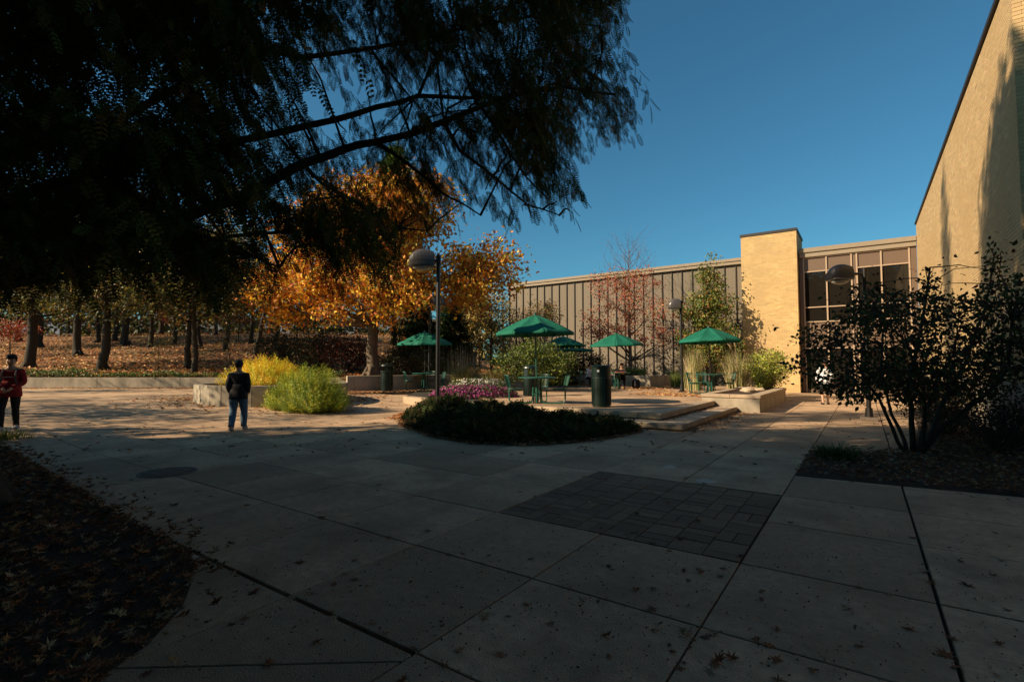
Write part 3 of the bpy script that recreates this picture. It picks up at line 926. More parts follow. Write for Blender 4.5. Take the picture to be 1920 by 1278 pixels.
MB().lathe([(.25, 0), (.28, .75), (.30, .77), (.30, .82)], 24).build('body', M_BING, t)
for k in range(4):
    a = math.pi / 4 + k * math.pi / 2
    MB().box((.24 * math.cos(a), .24 * math.sin(a), .94), (.03, .2, .24), rz=a).build('post', M_BING, t)
MB().lathe([(.30, 1.06), (.31, 1.08), (.29, 1.14), (.18, 1.19), (0, 1.2)], 24).build('lid', M_BING, t)
m = MB()
for k in range(28):
    a = 2 * math.pi * k / 28; m.box((.272 * math.cos(a), .272 * math.sin(a), .38), (.01, .02, .7), rz=a)
m.build('slats', M_BING, t)

# ------------------------------------------------------------------ people
def skin(name, nodes, edges, root, mat_, parent=None, sub=2, smooth=True):
    """nodes: dict key -> (x,y,z,rx[,ry])"""
    keys = list(nodes); idx = {k: i for i, k in enumerate(keys)}
    me = bpy.data.meshes.new(name)
    me.from_pydata([nodes[k][:3] for k in keys], [(idx[a], idx[b_]) for a, b_ in edges], [])
    o = bpy.data.objects.new(name, me); link(o)
    md = o.modifiers.new('skin', 'SKIN')
    if not me.skin_vertices:
        bm = bmesh.new(); bm.from_mesh(me); bm.verts.layers.skin.verify(); bm.to_mesh(me); bm.free()
    for k in keys:
        v = nodes[k]; sv = me.skin_vertices[0].data[idx[k]]
        sv.radius = (v[3], v[4] if len(v) > 4 else v[3]); sv.use_root = (k == root)
    sd = o.modifiers.new('sub', 'SUBSURF'); sd.levels = sub; sd.render_levels = sub
    dg = bpy.context.evaluated_depsgraph_get()
    em = bpy.data.meshes.new_from_object(o.evaluated_get(dg))
    bpy.data.objects.remove(o)
    em.name = name; em.materials.clear(); em.materials.append(mat_)
    em.polygons.foreach_set('use_smooth', np.ones(len(em.polygons), dtype=bool))
    o = bpy.data.objects.new(name, em); link(o)
    if parent: o.parent = parent
    return o
M_SKIN = mat('skin', (.42, .24, .16), .55)
M_HAIRM = mat('dark_hair', (.012, .009, .008), .6)
M_JACK = mat('black_jacket', (.010, .010, .012), .85, bump=.4, bscale=25)
M_JEAN = mat('blue_jeans', (.065, .12, .19), .85, var=.35, scale=9, bump=.3, bscale=60)
M_RED = mat('red_hoodie', (.22, .012, .012), .85, bump=.4, bscale=25)
M_LEGG = mat('black_leggings', (.012, .013, .014), .8)
M_SHOE = mat('grey_shoe', (.30, .30, .31), .7)
M_SHOED = mat('dark_shoe', (.03, .03, .03), .6)
M_WSHIRT = mat('white_shirt', (.62, .62, .64), .8)
M_STRAP = mat('grey_strap', (.09, .085, .08), .8)
def person(label, loc, rz, H, top_m, leg_m, shoe_m, hair_m, hair='short', pose='walk', wide=1.0, skirt=None, shortlegs=False, arms='down', step=.16):
    t = empty('person', loc, rz, label=label, cat='person')
    s = H / 1.75
    # right leg forward / left back; figure faces +y
    hz = .93; kz = .50
    if pose == 'walk':
        Lf = {'hipR': (.09, 0, .90), 'kneeR': (.10, .07 + step * .4, kz), 'ankR': (.10, step, .09), 'toeR': (.12, step + .17, .03), 'heelR': (.10, step - .05, .045),
              'hipL': (-.09, 0, .90), 'kneeL': (-.10, .02 - step * .2, kz), 'ankL': (-.10, -step * 1.1, .11), 'toeL': (-.12, -step * 1.1 + .17, .03), 'heelL': (-.10, -step * 1.1 - .05, .06)}
        sh = 1.44; lean = 0
    elif pose == 'stand':
        Lf = {'hipR': (.09, 0, .90), 'kneeR': (.10, .02, kz), 'ankR': (.11, 0, .09), 'toeR': (.13, .17, .03), 'heelR': (.11, -.05, .045),
              'hipL': (-.09, 0, .90), 'kneeL': (-.10, .02, kz), 'ankL': (-.11, 0, .09), 'toeL': (-.13, .17, .03), 'heelL': (-.11, -.05, .045)}
        lean = 0
    if pose == 'sit':
        hz = .52
        Lf = {'hipR': (.10, .02, .52), 'kneeR': (.13, .42, .50), 'ankR': (.13, .38, .09), 'toeR': (.14, .56, .03), 'heelR': (.13, .33, .045),
              'hipL': (-.10, .02, .52), 'kneeL': (-.13, .42, .50), 'ankL': (-.12, .34, .09), 'toeL': (-.13, .52, .03), 'heelL': (-.12, .29, .045)}
        lean = .22
    up = hz - .93
    def T(x, y, z): return (x * s * (wide if z > .4 else 1), y * s, z * s)
    B = {'pelvis': (0, 0, hz, .10, .08), 'waist': (0, lean * .3, 1.08 + up, .125, .09), 'chest': (0, lean * .7, 1.28 + up, .15, .105),
         'neckb': (0, lean * 1.0, 1.455 + up, .075, .065), 'neck': (0, lean * 1.08, 1.52 + up, .055, .058),
         'head1': (0, lean * 1.2 + .012, 1.585 + up, .066, .082), 'head2': (0, lean * 1.25, 1.665 + up, .077, .098), 'head3': (0, lean * 1.25 - .012, 1.725 + up, .06, .075),
         'nose': (0, lean * 1.25 + .105, 1.63 + up, .013, .013),
         'earR': (.08, lean * 1.2, 1.64 + up, .012, .02), 'earL': (-.08, lean * 1.2, 1.64 + up, .012, .02)}
    for side, sx in (('R', 1), ('L', -1)):
        B['shou' + side] = (sx * .165, lean * .95, 1.41 + up, .062, .062)
        if arms == 'down':
            B['elb' + side] = (sx * .245, lean - .03, 1.13 + up, .047, .047); B['wri' + side] = (sx * .26, lean + .05, .90 + up, .03, .03)
        elif arms == 'pockets':
            B['elb' + side] = (sx * .215, lean - .05, 1.13 + up, .055, .055); B['wri' + side] = (sx * .175, lean + .08, .93 + up, .035, .035)
        elif arms == 'front':
            B['elb' + side] = (sx * .22, lean - .02, 1.14 + up, .055, .055); B['wri' + side] = (sx * .07, lean + .20, 1.0 + up, .03, .03)
        elif arms == 'table':
            B['elb' + side] = (sx * .26, lean + .10, 1.17 + up, .045, .045); B['wri' + side] = (sx * .10, lean + .32, 1.23 + up, .028, .028)
        w_ = Vector(B['wri' + side][:3]); e_ = Vector(B['elb' + side][:3]); dd = (w_ - e_).normalized()
        pm = w_ + dd * .06; B['palm' + side] = (*pm, .034, .02)
        sidev = dd.cross(Vector((sx, 0, 0)));
        if sidev.length < .2: sidev = Vector((0, 1, 0))
        sidev.normalize()
        inn = Vector((-sx, 0, 0))
        for q, (off, ln) in enumerate(((-.026, .065), (-.009, .075), (.009, .07), (.025, .052))):
            a = pm + sidev * off + dd * .03; b_ = a + dd * ln * .55 + inn * .006; c = b_ + dd * ln * .45 + inn * .02
            B[f'f{q}a{side}'] = (*a, .0095, .0095); B[f'f{q}b{side}'] = (*b_, .0085, .0085); B[f'f{q}c{side}'] = (*c, .007, .007)
        a = w_ + dd * .03 - sidev * .03; b_ = a - sidev * .022 + dd * .035 + inn * .01
        B['tha' + side] = (*a, .011, .011); B['thb' + side] = (*b_, .009, .009)
    for k, v in Lf.items():
        rr = {'hip': .07, 'knee': .055, 'ank': .036, 'toe': .03, 'heel': .035}[k[:-1]]
        B[k] = (*v, rr, rr)
    Bs = {k: (*T(*v[:3]), v[3] * s * (wide if k in ('pelvis', 'waist', 'chest') else 1), v[4] * s * (wide if k in ('pelvis', 'waist') else 1)) for k, v in B.items()}
    E_ = [('pelvis', 'waist'), ('waist', 'chest'), ('chest', 'neckb'), ('neckb', 'neck'), ('neck', 'head1'), ('head1', 'head2'), ('head2', 'head3'), ('head2', 'nose'), ('head2', 'earR'), ('head2', 'earL')]
    for sd in 'RL':
        E_ += [('neckb', 'shou' + sd), ('shou' + sd, 'elb' + sd), ('elb' + sd, 'wri' + sd), ('wri' + sd, 'palm' + sd), ('wri' + sd, 'tha' + sd), ('tha' + sd, 'thb' + sd)]
        for q in range(4): E_ += [('palm' + sd, f'f{q}a{sd}'), (f'f{q}a{sd}', f'f{q}b{sd}'), (f'f{q}b{sd}', f'f{q}c{sd}')]
        E_ += [('pelvis', 'hip' + sd), ('hip' + sd, 'knee' + sd), ('knee' + sd, 'ank' + sd), ('ank' + sd, 'toe' + sd), ('ank' + sd, 'heel' + sd)]
    skin('body', Bs, E_, 'pelvis', M_SKIN, t)
    def shell(name, keys, edges, root, m_, grow, extra=None):
        N_ = {k: (*Bs[k][:3], Bs[k][3] + grow * s, Bs[k][4] + grow * s) for k in keys}
        if extra: N_.update(extra)
        return skin(name, N_, edges, root, m_, t)
    cuff = {}
    ks = ['pelvis', 'waist', 'chest', 'neckb'] + [a + b_ for a in ('shou', 'elb', 'wri') for b_ in 'RL']
    ed = [('pelvis', 'waist'), ('waist', 'chest'), ('chest', 'neckb')] + [e for sd in 'RL' for e in (('neckb', 'shou' + sd), ('shou' + sd, 'elb' + sd), ('elb' + sd, 'wri' + sd))]
    ks = ['waist', 'chest', 'neckb'] + [a + b_ for a in ('shou', 'elb', 'wri') for b_ in 'RL']
    ed = ed[1:]
    top = shell('top', ks, ed, 'waist', top_m, .028)
    top.name = {'black_jacket': 'jacket', 'red_hoodie': 'hoodie'}.get(top_m.name, 'shirt')
    def loft(rings, n=20):
        m = MB(); vs = []
        for (cx, cy, z, rx, ry) in rings:
            for k in range(n):
                a = 2 * math.pi * k / n
                vs.append((cx + rx * math.copysign(abs(math.cos(a)) ** .85, math.cos(a)), cy + ry * math.copysign(abs(math.sin(a)) ** .85, math.sin(a)), z))
        fs = [(i * n + k, i * n + (k + 1) % n, (i + 1) * n + (k + 1) % n, (i + 1) * n + k) for i in range(len(rings) - 1) for k in range(n)]
        fs += [tuple(range(n))[::-1], tuple((len(rings) - 1) * n + k for k in range(n))]
        m.add(vs, fs); return m
    wq = wide * s
    if pose != 'sit':
        rg = [(0, 0, (z + up) * s, rx * wq, ry * s) for z, rx, ry in ((.80, .195, .150), (.805, .205, .158), (.88, .203, .155), (.98, .190, .145), (1.08, .172, .130), (1.18, .165, .125))]
    else:
        rg = [(0, cy * s, z * s, rx * wq, ry * s) for z, rx, ry, cy in ((.46, .18, .15, 0), (.52, .20, .165, .01), (.60, .19, .15, .04), (.72, .17, .13, .09))]
    lo = loft(rg).build(top.name + '_hem', top_m, t, smooth=True)
    m = MB()
    baggy = .018 if leg_m.name == 'blue_jeans' else .004
    for sd in 'RL':
        h_, k_, a_ = (Vector(Bs[x + sd][:3]) for x in ('hip', 'knee', 'ank'))
        if pose != 'sit': h_ = h_ + Vector((0, 0, .06 * s))
        if shortlegs:
            m.tube([h_, h_.lerp(k_, .5), h_.lerp(k_, .98)], [.10 * s, .10 * s, .092 * s], 16)
        else:
            q = [h_, h_.lerp(k_, .35), h_.lerp(k_, .75), k_, k_.lerp(a_, .4), k_.lerp(a_, .85), k_.lerp(a_, .97)]
            m.tube(q, [(r_ + baggy) * s for r_ in (.098, .095, .078, .066, .064, .052, .056)], 16)
    g_ = m.build('shorts' if shortlegs else 'trousers', leg_m, t, smooth=True)
    for sd in 'RL':
        a = Bs['ank' + sd]; to = Bs['toe' + sd]; he = Bs['heel' + sd]
        N_ = {'h': (he[0], he[1], he[2] + .01, .06 * s, .06 * s), 'm': ((he[0] + to[0]) / 2, (he[1] + to[1]) / 2, .045 * s + min(he[2], to[2]) * .4, .062 * s, .058 * s), 't': (to[0], to[1], to[2] + .012, .052 * s, .042 * s)}
        skin('shoe', N_, [('h', 'm'), ('m', 't')], 'm', shoe_m, t)
    hd = Bs['head2']; h3 = Bs['head3']
    bm = bmesh.new(); bmesh.ops.create_icosphere(bm, subdivisions=4, radius=1)
    kill = []
    for v in bm.verts:
        x, y, z = v.co
        if (y > .30 and z < .42) or (y > -.1 and z < -.25) or z < -.72: kill.append(v)
        k = (.96 if z < -.2 else 1.0) + .035 * math.sin(x * 17 + z * 13) * math.sin(y * 15 + x * 5) + .03 * math.sin(z * 31 + x * 23)
        v.co = Vector((x * .086 * s * k, y * .106 * s * k - .006, z * .112 * s * k))
    bmesh.ops.delete(bm, geom=kill, context='VERTS')
    me = bpy.data.meshes.new('hair'); bm.to_mesh(me); bm.free(); me.materials.append(hair_m)
    me.polygons.foreach_set('use_smooth', np.ones(len(me.polygons), dtype=bool))
    ho = bpy.data.objects.new('hair', me); link(ho); ho.parent = t; ho.location = (hd[0], hd[1], hd[2] + .012 * s)
    sdm = ho.modifiers.new('s', 'SOLIDIFY'); sdm.thickness = .012; sdm.offset = 1
    for sx in (-1, 1):
        m = MB(); m.lathe([(.001, -.008), (.009, 0), (.001, .008)], 8); m.v = [(v[0] + sx * .03 * s, v[1] + .088 * s, v[2]) for v in m.v]
        e = m.build('eye', M_HAIRM, t); e.location = (hd[0], hd[1], hd[2] + .0 * s)
    m = MB(); m.box((0, .094 * s, -.075 * s), (.045 * s, .012, .008)); e = m.build('mouth', mat('lips', (.25, .08, .06)) if 'lips' not in MATS else MATS['lips'], t); e.location = hd[:3]
    return t, s, Bs
# woman at far left, walking toward the viewer
dw = 11.0
pw = P(22, dw, 0); pw.z = gz(pw.x, pw.y)
t, s, Bs = person('person in red hoodie and black leggings walking this way at far left', pw, YAW + R(180 + 30), 1.60, M_RED, M_LEGG, M_SHOE, M_HAIRM, pose='walk', wide=1.08, arms='front', step=.14)
m = MB(); m.lathe([(.096, .012), (.104, .04), (.093, .09), (.055, .125), (.0, .135)], 20)
m.v = [(v[0] * s, v[1] * s * 1.1, v[2] * s) for v in m.v]
o = m.build('knit_cap', M_LEGG, t, smooth=True); o.location = (Bs['head2'][0], Bs['head2'][1] - .01, Bs['head2'][2] + .02)
for sx in (-1, 1):
    MB().tube([(sx * .11 * s, -.10 * s, 1.44 * s), (sx * .115 * s, .02 * s, 1.475 * s), (sx * .12 * s, .13 * s, 1.38 * s), (sx * .125 * s, .155 * s, 1.2 * s), (sx * .15 * s, .10 * s, 1.05 * s)], .014, 6).build('backpack_strap', M_STRAP, t)
MB().box((0, -.2 * s, 1.22 * s), (.3 * s, .17 * s, .42 * s)).build('backpack', M_LEGG, t, bevel=.05)
# small line of pale lettering across the chest (too small to read in the photograph)
m = MB(); x = -.085
for k in range(13):
    wd = random.choice((.006, .009, .011)); m.box((x, .187 * s, 1.27 * s), (wd, .004, .012)); x += .0135
m.build('chest_lettering', M_WHITE, t)
# man walking away
dm = 11.95
pm_ = P(449, dm, 0); pm_.z = gz(pm_.x, pm_.y)
person('person in black jacket and blue jeans walking away in front of the golden bush', pm_, YAW + R(14), 1.63, M_JACK, M_JEAN, M_SHOE, M_HAIRM, pose='walk', wide=1.06, arms='pockets', step=.17)
# walker at the entrance
pe = P(1545, 19.9, 0)
t, s, Bs = person('person in white shirt and dark shorts walking to the entrance behind the dark shrub', pe, YAW + R(-25), 1.75, M_WSHIRT, M_LEGG, M_SHOED, M_HAIRM, pose='walk', arms='down', shortlegs=True, step=.14)
# seated reader and second sitter
ps = P(1166, 26.3, TZ)
person('person in dark top sitting bent over a table below the green umbrella', (ps.x, ps.y, TZ - .04), YAW + R(165), 1.72, M_JACK, M_LEGG, M_SHOED, M_HAIRM, pose='sit', arms='table')
ps = P(1103, 29.2, TZ)
person('person in pale shirt sitting at the back, just left of the tall bin', (ps.x, ps.y, TZ - .04), YAW + R(200), 1.7, M_WSHIRT, M_LEGG, M_SHOED, M_HAIRM, pose='sit', arms='table')
ps = P(1162, 25.55, TZ + .83)
M_REDP = mat('red_paper', (.55, .09, .07), .7)
bk = empty('open_book', ps, YAW, label='open book with red pages on the table before the reader', cat='book')
for sx in (-1, 1): MB().box((sx * .11, 0, .02), (.21, .28, .025)).build('page_block', M_REDP, bk)
# backpack on the wall by the reader
ps = P(1192, 25.7, TZ)
bp = empty('backpack', ps, YAW, label='dark backpack with pale straps on the ground right of the reader', cat='bag')
MB().box((0, 0, .24), (.4, .3, .46)).build('bag_body', M_LEGG, bp, bevel=.09)
MB().box((0, -.17, .16), (.3, .1, .24)).build('pocket', M_LEGG, bp, bevel=.04)
MB().tube([(-.1, -.16, .42), (-.12, -.25, .3), (-.1, -.2, .12)], .015, 6).build('strap', M_WSHIRT, bp)

# ------------------------------------------------------------------ vegetation tools
def rots(y, spin=None, n=None):
    """rotation matrices with local +Y along y (n,3); random roll"""
    y = y / np.linalg.norm(y, axis=1, keepdims=True); n = len(y)
    t = rng.normal(size=(n, 3)) if spin is None else spin
    x = np.cross(y, t); x /= np.maximum(np.linalg.norm(x, axis=1, keepdims=True), 1e-6)
    z = np.cross(x, y)
    return np.stack([x, y, z], axis=2)
def scatter(name, tv, tf, pos, rot, scl, colr, m, parent=None, shade=None, origin=None):
    tv = np.asarray(tv, float); tf = np.asarray(tf); n = len(pos); k = len(tv)
    scl = np.asarray(scl)
    if scl.ndim == 1: scl = np.repeat(scl[:, None], 3, axis=1)
    V = np.einsum('nij,nkj->nki', rot, tv[None] * scl[:, None, :]) + np.asarray(pos)[:, None, :]
    if origin is not None: V -= np.array(origin)
    F = (tf[None] + (np.arange(n) * k)[:, None, None]).reshape(-1, tf.shape[1])
    c = np.repeat(colr, k, axis=0)
    return mesh_np(name, V.reshape(-1, 3), F, m, parent, col=c)
def palette(cols, n, wts=None, jit=.18):
    cols = np.array(cols); w_ = None if wts is None else np.array(wts) / sum(wts)
    i = rng.choice(len(cols), n, p=w_)
    return np.clip(cols[i] * rng.normal(1, jit, (n, 1)) * rng.normal(1, .06, (n, 3)), .002, .95)
LEAF_T = (np.array([(0, 0, 0), (.30, .45, .10), (0, 1, -.05), (-.30, .45, .10)]), np.array([(0, 1, 2), (0, 2, 3)]))
LEAF6_T = (np.array([(0, 0, 0), (.24, .25, .07), (.27, .58, .06), (0, 1, -.12), (-.27, .58, .06), (-.24, .25, .07), (0, .45, 0)]),
           np.array([(0, 1, 6), (1, 2, 6), (2, 3, 6), (3, 4, 6), (4, 5, 6), (5, 0, 6)]))
def sprig(npairs, lw, ll, wid=.016):
    v = []; f = []
    v += [(-wid / 2, 0, 0), (wid / 2, 0, 0), (wid / 3, 1, -.12), (-wid / 3, 1, -.12)]; f.append((0, 1, 2, 3))
    for i in range(npairs):
        t = (i + .6) / npairs; z = -.12 * t * t
        L = ll * math.sin(math.pi * (.15 + .75 * t)) + .05
        for s in (-1, 1):
            b = len(v); dx, dy = s * .85 * L, .55 * L
            v += [(0, t, z), (dx * .5 - s * lw * .5, t + dy * .5 + lw * .5, z + .01), (dx, t + dy, z - .03), (dx * .5 + s * lw * .3, t + dy * .5 - lw * .6, z + .01)]
            f.append((b, b + 1, b + 2, b + 3))
    return np.array(v), np.array(f)
SPR_F = sprig(8, .055, .20)
SPR_M = sprig(5, .10, .23, .022)
SPR_C = sprig(4, .14, .26, .03)

OAKV = []
for k, (a, r_) in enumerate([(-90, .55), (-62, .16), (-40, .42), (-14, .17), (8, .50), (34, .18), (58, .46), (76, .24), (90, .62), (104, .24), (122, .46), (146, .18), (172, .50), (194, .17), (220, .42), (242, .16)]):
    OAKV.append((r_ * math.cos(R(a)), r_ * math.sin(R(a)), .10 * math.sin(k * 2.1) + .13 * (r_ > .3)))
OAKV.append((0, 0, 0))
OAK_T = (np.array(OAKV), np.array([(i, (i + 1) % 16, 16) for i in range(16)]))
DRYC = [(.20, .085, .035), (.14, .05, .02), (.27, .14, .06), (.09, .035, .018), (.33, .22, .12), (.22, .07, .02)]

def limb_path(a, b, sag=.0, n=6, wob=.05):
    a, b = np.array(a, float), np.array(b, float); L = np.linalg.norm(b - a); pts = []
    for i in range(n + 1):
        t = i / n; p = a + (b - a) * t
        p = p + rng.normal(0, wob * L * .25, 3) * (0 < i < n) + np.array([0, 0, sag * L * math.sin(math.pi * t)])
        pts.append(p)
    return pts
def tree(name, label, base, H, tr, crowns, nleaf, lsize, pal, wts=None, group=None, cat='tree', nlimb=14, ncl=None, sig=.42, lean=(0, 0), fork=.38,
         barkm=None, leafm=None, templ=LEAF_T, cradius=1.0, forks=1, trunkpts=None, up=.25, surf=.55, twigs=True, droop=-.3):
    base = np.array(base, float)
    t = empty(name, tuple(base), label=label, cat=cat, group=group)
    barkm = barkm or M_BARK; leafm = leafm or M_LEAF
    m = MB()
    top = base + np.array([lean[0], lean[1], H * .93])
    tp = [base + (top - base) * u + rng.normal(0, H * .006, 3) * (0 < u < 1) for u in (0, .03, .12, .3, .5, .7, .85, 1)]
    rr = [tr * 1.45, tr * 1.1, tr * .95, tr * .82, tr * .62, tr * .38, tr * .2, tr * .06]
    loc = lambda q: tuple(np.array(q) - base)
    m.tube([loc(q) for q in tp], rr, 10)
    for q in range(5):                        # root flare
        a = q * 1.26 + .3
        m.tube([(tr * .5 * math.cos(a), tr * .5 * math.sin(a), tr * 1.6), (tr * 1.3 * math.cos(a), tr * 1.3 * math.sin(a), .05), (tr * 2.0 * math.cos(a), tr * 2.0 * math.sin(a), -.12)], [tr * .45, tr * .38, tr * .15], 6)
    m.build('trunk', barkm, t, smooth=True)
    # cluster centres
    ncl = ncl or max(20, nleaf // 45)
    cs = []
    vol = np.array([c[3] * c[4] * c[5] for c in crowns]); ch = rng.choice(len(crowns), ncl, p=vol / vol.sum())
    for i in ch:
        cx, cy, cz, rx, ry, rz_ = crowns[i]
        v = rng.normal(size=3); v /= np.linalg.norm(v); v *= surf + (1 - surf) * rng.random() ** .6
        if rng.random() < .25: v *= rng.random()
        cs.append(base + np.array([cx + v[0] * rx, cy + v[1] * ry, cz + v[2] * rz_]))
    cs = np.array(cs)
    m = MB()
    def trunk_at(z):
        u = max(0, min(1, (z - base[2]) / (H * .93))); return base + (top - base) * u
    idx = rng.choice(ncl, min(nlimb, ncl), replace=False)
    lp_ = []
    for i in idx:
        c = cs[i]; z0 = max(base[2] + H * fork * .8, min(base[2] + H * .9, c[2] - np.linalg.norm(c[:2] - base[:2]) * up - rng.random() * .8))
        a = trunk_at(z0); pts = limb_path(a, c, sag=-.06, n=6)
        u = (z0 - base[2]) / H; r0 = tr * max(.12, (.55 - .5 * u))
        m.tube([loc(p) for p in pts], [r0 * (1 - .85 * k / 6) for k in range(7)], 6); lp_ += pts[1:]
    if twigs and lp_:
        L = np.array(lp_)
        for i in range(ncl):
            if i in idx: continue
            c = cs[i]; j = np.argmin(((L - c) ** 2).sum(1) + (L[:, 2] > c[2] + .2) * .5)
            pts = limb_path(L[j], c, n=3, wob=.12)
            m.tube([loc(p) for p in pts], [tr * .085, tr * .06, tr * .04, tr * .02], 4, cap=False)
    m.build('limbs', barkm, t, smooth=True)
    if nleaf:
        ci = rng.integers(0, ncl, nleaf)
        off = rng.normal(0, 1, (nleaf, 3)) * np.array([sig, sig, sig * .7])
        pos = cs[ci] + off
        hu = rng.normal(1, .10, (ncl, 1))[ci]
        y = rng.normal(size=(nleaf, 3)) + np.array([0, 0, droop])
        col = palette(pal, nleaf, wts) * hu
        sc = lsize * rng.uniform(.65, 1.25, nleaf)
        scatter('crown', templ[0], templ[1], pos, rots(y), sc, col, leafm, t, origin=base)
    return t
def hill_at(px, py):
    """point where the pixel ray meets the hill"""
    d_ = 27.3
    while d_ < 120:
        r_ = lat(px, d_); z = zat(py, d_)
        if z < hill_z(r_, d_): return W(r_, d_, hill_z(r_, d_) - .03), d_
        d_ += .15
    return W(lat(px, 60), 60, hill_z(lat(px, 60), 60)), 60

# ------------------------------------------------------------------ big dark conifer overhead (deciduous cypress type)
TR_, TD_ = -6.1, 5.3
tb_ = W(TR_, TD_, 0)
ct = empty('cypress_tree', tb_, label='huge dark feathery conifer whose drooping boughs fill the upper left', cat='tree')
H_C = 17.0
m = MB()
m.tube([(0, 0, -.1), (0, 0, .3), (.05, 0, 2), (0, .05, 5), (.05, .1, 9), (0, 0, H_C)], [.62, .42, .34, .26, .15, .02], 12)
for q in range(7):
    a = q * .9
    m.tube([(.2 * math.cos(a), .2 * math.sin(a), 1.1), (.42 * math.cos(a), .42 * math.sin(a), .3), (.75 * math.cos(a), .75 * math.sin(a), -.05)], [.2, .17, .08], 6)
m.build('trunk', M_BARKD, ct, smooth=True)
def CP(px, py, d_): return np.array(W(lat(px, d_), d_, zat(py, d_)))
LIMBS = [
    ([(-250, 590, 5.5), (-60, 545, 5.6), (150, 480, 5.6), (300, 418, 5.5), (460, 360, 5.5), (560, 300, 5.5), (640, 272, 5.5), (700, 258, 5.5), (830, 218, 5.6), (960, 165, 5.7), (1060, 150, 5.8), (1160, 165, 5.9)], .085),
    ([(-200, 480, 6.2), (60, 350, 6.5), (250, 300, 6.4), (400, 262, 6.3), (500, 243, 6.3), (620, 215, 6.3), (700, 190, 6.3), (780, 168, 6.3), (860, 172, 6.3), (960, 170, 6.4), (1100, 118, 6.6)], .07),
    ([(-150, 330, 7.0), (180, 232, 7.3), (300, 160, 7.2), (400, 98, 7.2), (480, 78, 7.1), (560, 92, 7.1), (700, 72, 7.1), (850, 38, 7.2), (1000, 10, 7.3), (1130, 30, 7.3)], .07),
    ([(-150, 560, 6.6), (100, 520, 6.9), (300, 470, 6.8), (430, 440, 6.8), (560, 430, 6.8), (700, 420, 6.8), (800, 430, 6.8)], .045),
    ([(-150, 200, 5.0), (60, 60, 5.2), (300, -80, 5.2), (600, -160, 5.4), (900, -120, 5.6), (1050, -60, 5.8), (1150, -10, 6.0)], .06),
    ([(-400, 300, 8.0), (-50, 120, 8.4), (250, 20, 8.5), (420, -30, 8.6)], .06),
    ([(330, 130, 7.2), (400, 60, 7.0), (430, 0, 6.9), (440, -60, 6.8)], .04),
    ([(902, 192, 5.7), (940, 250, 5.8), (985, 324, 5.9), (1030, 370, 6.0)], .02),
    ([(830, 222, 5.6), (860, 275, 5.7), (924, 324, 5.8), (990, 380, 5.9), (1050, 400, 6.0)], .022),
    ([(780, 168, 6.3), (800, 120, 6.2), (840, 60, 6.1)], .02),
    ([(700, 258, 5.5), (760, 300, 5.5), (830, 360, 5.6), (900, 400, 5.6)], .022),
    ([(560, 300, 5.5), (600, 340, 5.4), (700, 400, 5.4), (740, 480, 5.4)], .022),
    ([(300, 418, 5.5), (420, 450, 5.3), (520, 500, 5.2)], .025),
    ([(690, 80, 7.1), (740, 140, 7.0), (800, 210, 6.9)], .02),
]
m = MB(); limb_pts = []
O_ = np.array(tb_)
for pts, r0 in LIMBS:
    P3 = [CP(*p) for p in pts]
    if r0 > .04 and pts[0][0] < 0: P3 = [np.array([tb_.x, tb_.y, max(1.5, P3[0][2] - .5)])] + P3
    n = len(P3)
    # refine with slight wobble
    Q = []
    for i in range(n - 1):
        for u in (0, .5):
            Q.append(P3[i] * (1 - u) + P3[i + 1] * u + (rng.normal(0, .012, 3) if u else 0))
    Q.append(P3[-1]); n = len(Q)
    m.tube([tuple(q - O_) for q in Q], [r0 * (1 - .86 * (k / (n - 1)) ** .9) + .004 for k in range(n)], 8)
    for q in Q[1:]: limb_pts.append(q)
# boughs on the sides the photograph does not show
for k in range(46):
    z = 2.2 + 13.6 * (k / 46) ; a = k * 2.4
    L = 6.8 * (1 - z / 17.6)
    dx, dy = math.cos(a), math.sin(a)
    r_, d_ = RD(tb_.x + dx * L, tb_.y + dy * L)
    if z < 7 and d_ > 1.5 and r_ > -1.05 * d_: continue
    e = np.array([tb_.x + dx * L, tb_.y + dy * L, z + .12 * L]); s = np.array([tb_.x, tb_.y, z - .5])
    pts = limb_path(s, e, sag=.05, n=5)
    m.tube([tuple(q - O_) for q in pts], [.07 * (1 - .8 * i / 5) for i in range(6)], 6)
    for q in pts[1:]: limb_pts.append(q)
LP = np.array(limb_pts)
MASK = [(-3000, -3000), (1100, -3000), (1150, -100), (1178, 0), (1190, 55), (1150, 110), (1212, 178), (1243, 226), (1215, 262), (1130, 285), (1085, 318), (1040, 330), (1065, 360), (1102, 378), (1080, 448), (1000, 430), (955, 452), (905, 395), (870, 430), (830, 448), (752, 452), (745, 560), (700, 575), (680, 520), (620, 585), (560, 520), (505, 575), (450, 560), (415, 612), (350, 560), (290, 600), (225, 555), (165, 610), (95, 560), (30, 605), (-60, 560), (-200, 600), (-3000, 640)]
def dens(px, py):
    if px < 430: return (1.0 if py < 480 else .85) if math.sin(px * .045 + py * .03) + math.sin(py * .05 - px * .02) > -1.35 else .25
    if px < 900:
        if 540 < px < 740 and 120 < py < 235: return .10
        if 600 < px < 720 and 235 <= py < 330: return .30
        if py < 110: return .62
        if py < 300: return .40
        if py < 460: return .7
        return .45
    if py < 100: return .75
    if py < 300: return .95
    return .7
def proj(p):
    r_, d_ = RD(p[0], p[1])
    if d_ < .3: return None
    return 960 + FPX * r_ / d_, 684 - FPX * (p[2] - CAM_H) / d_, d_, r_
clF, clC = [], []
att = 0
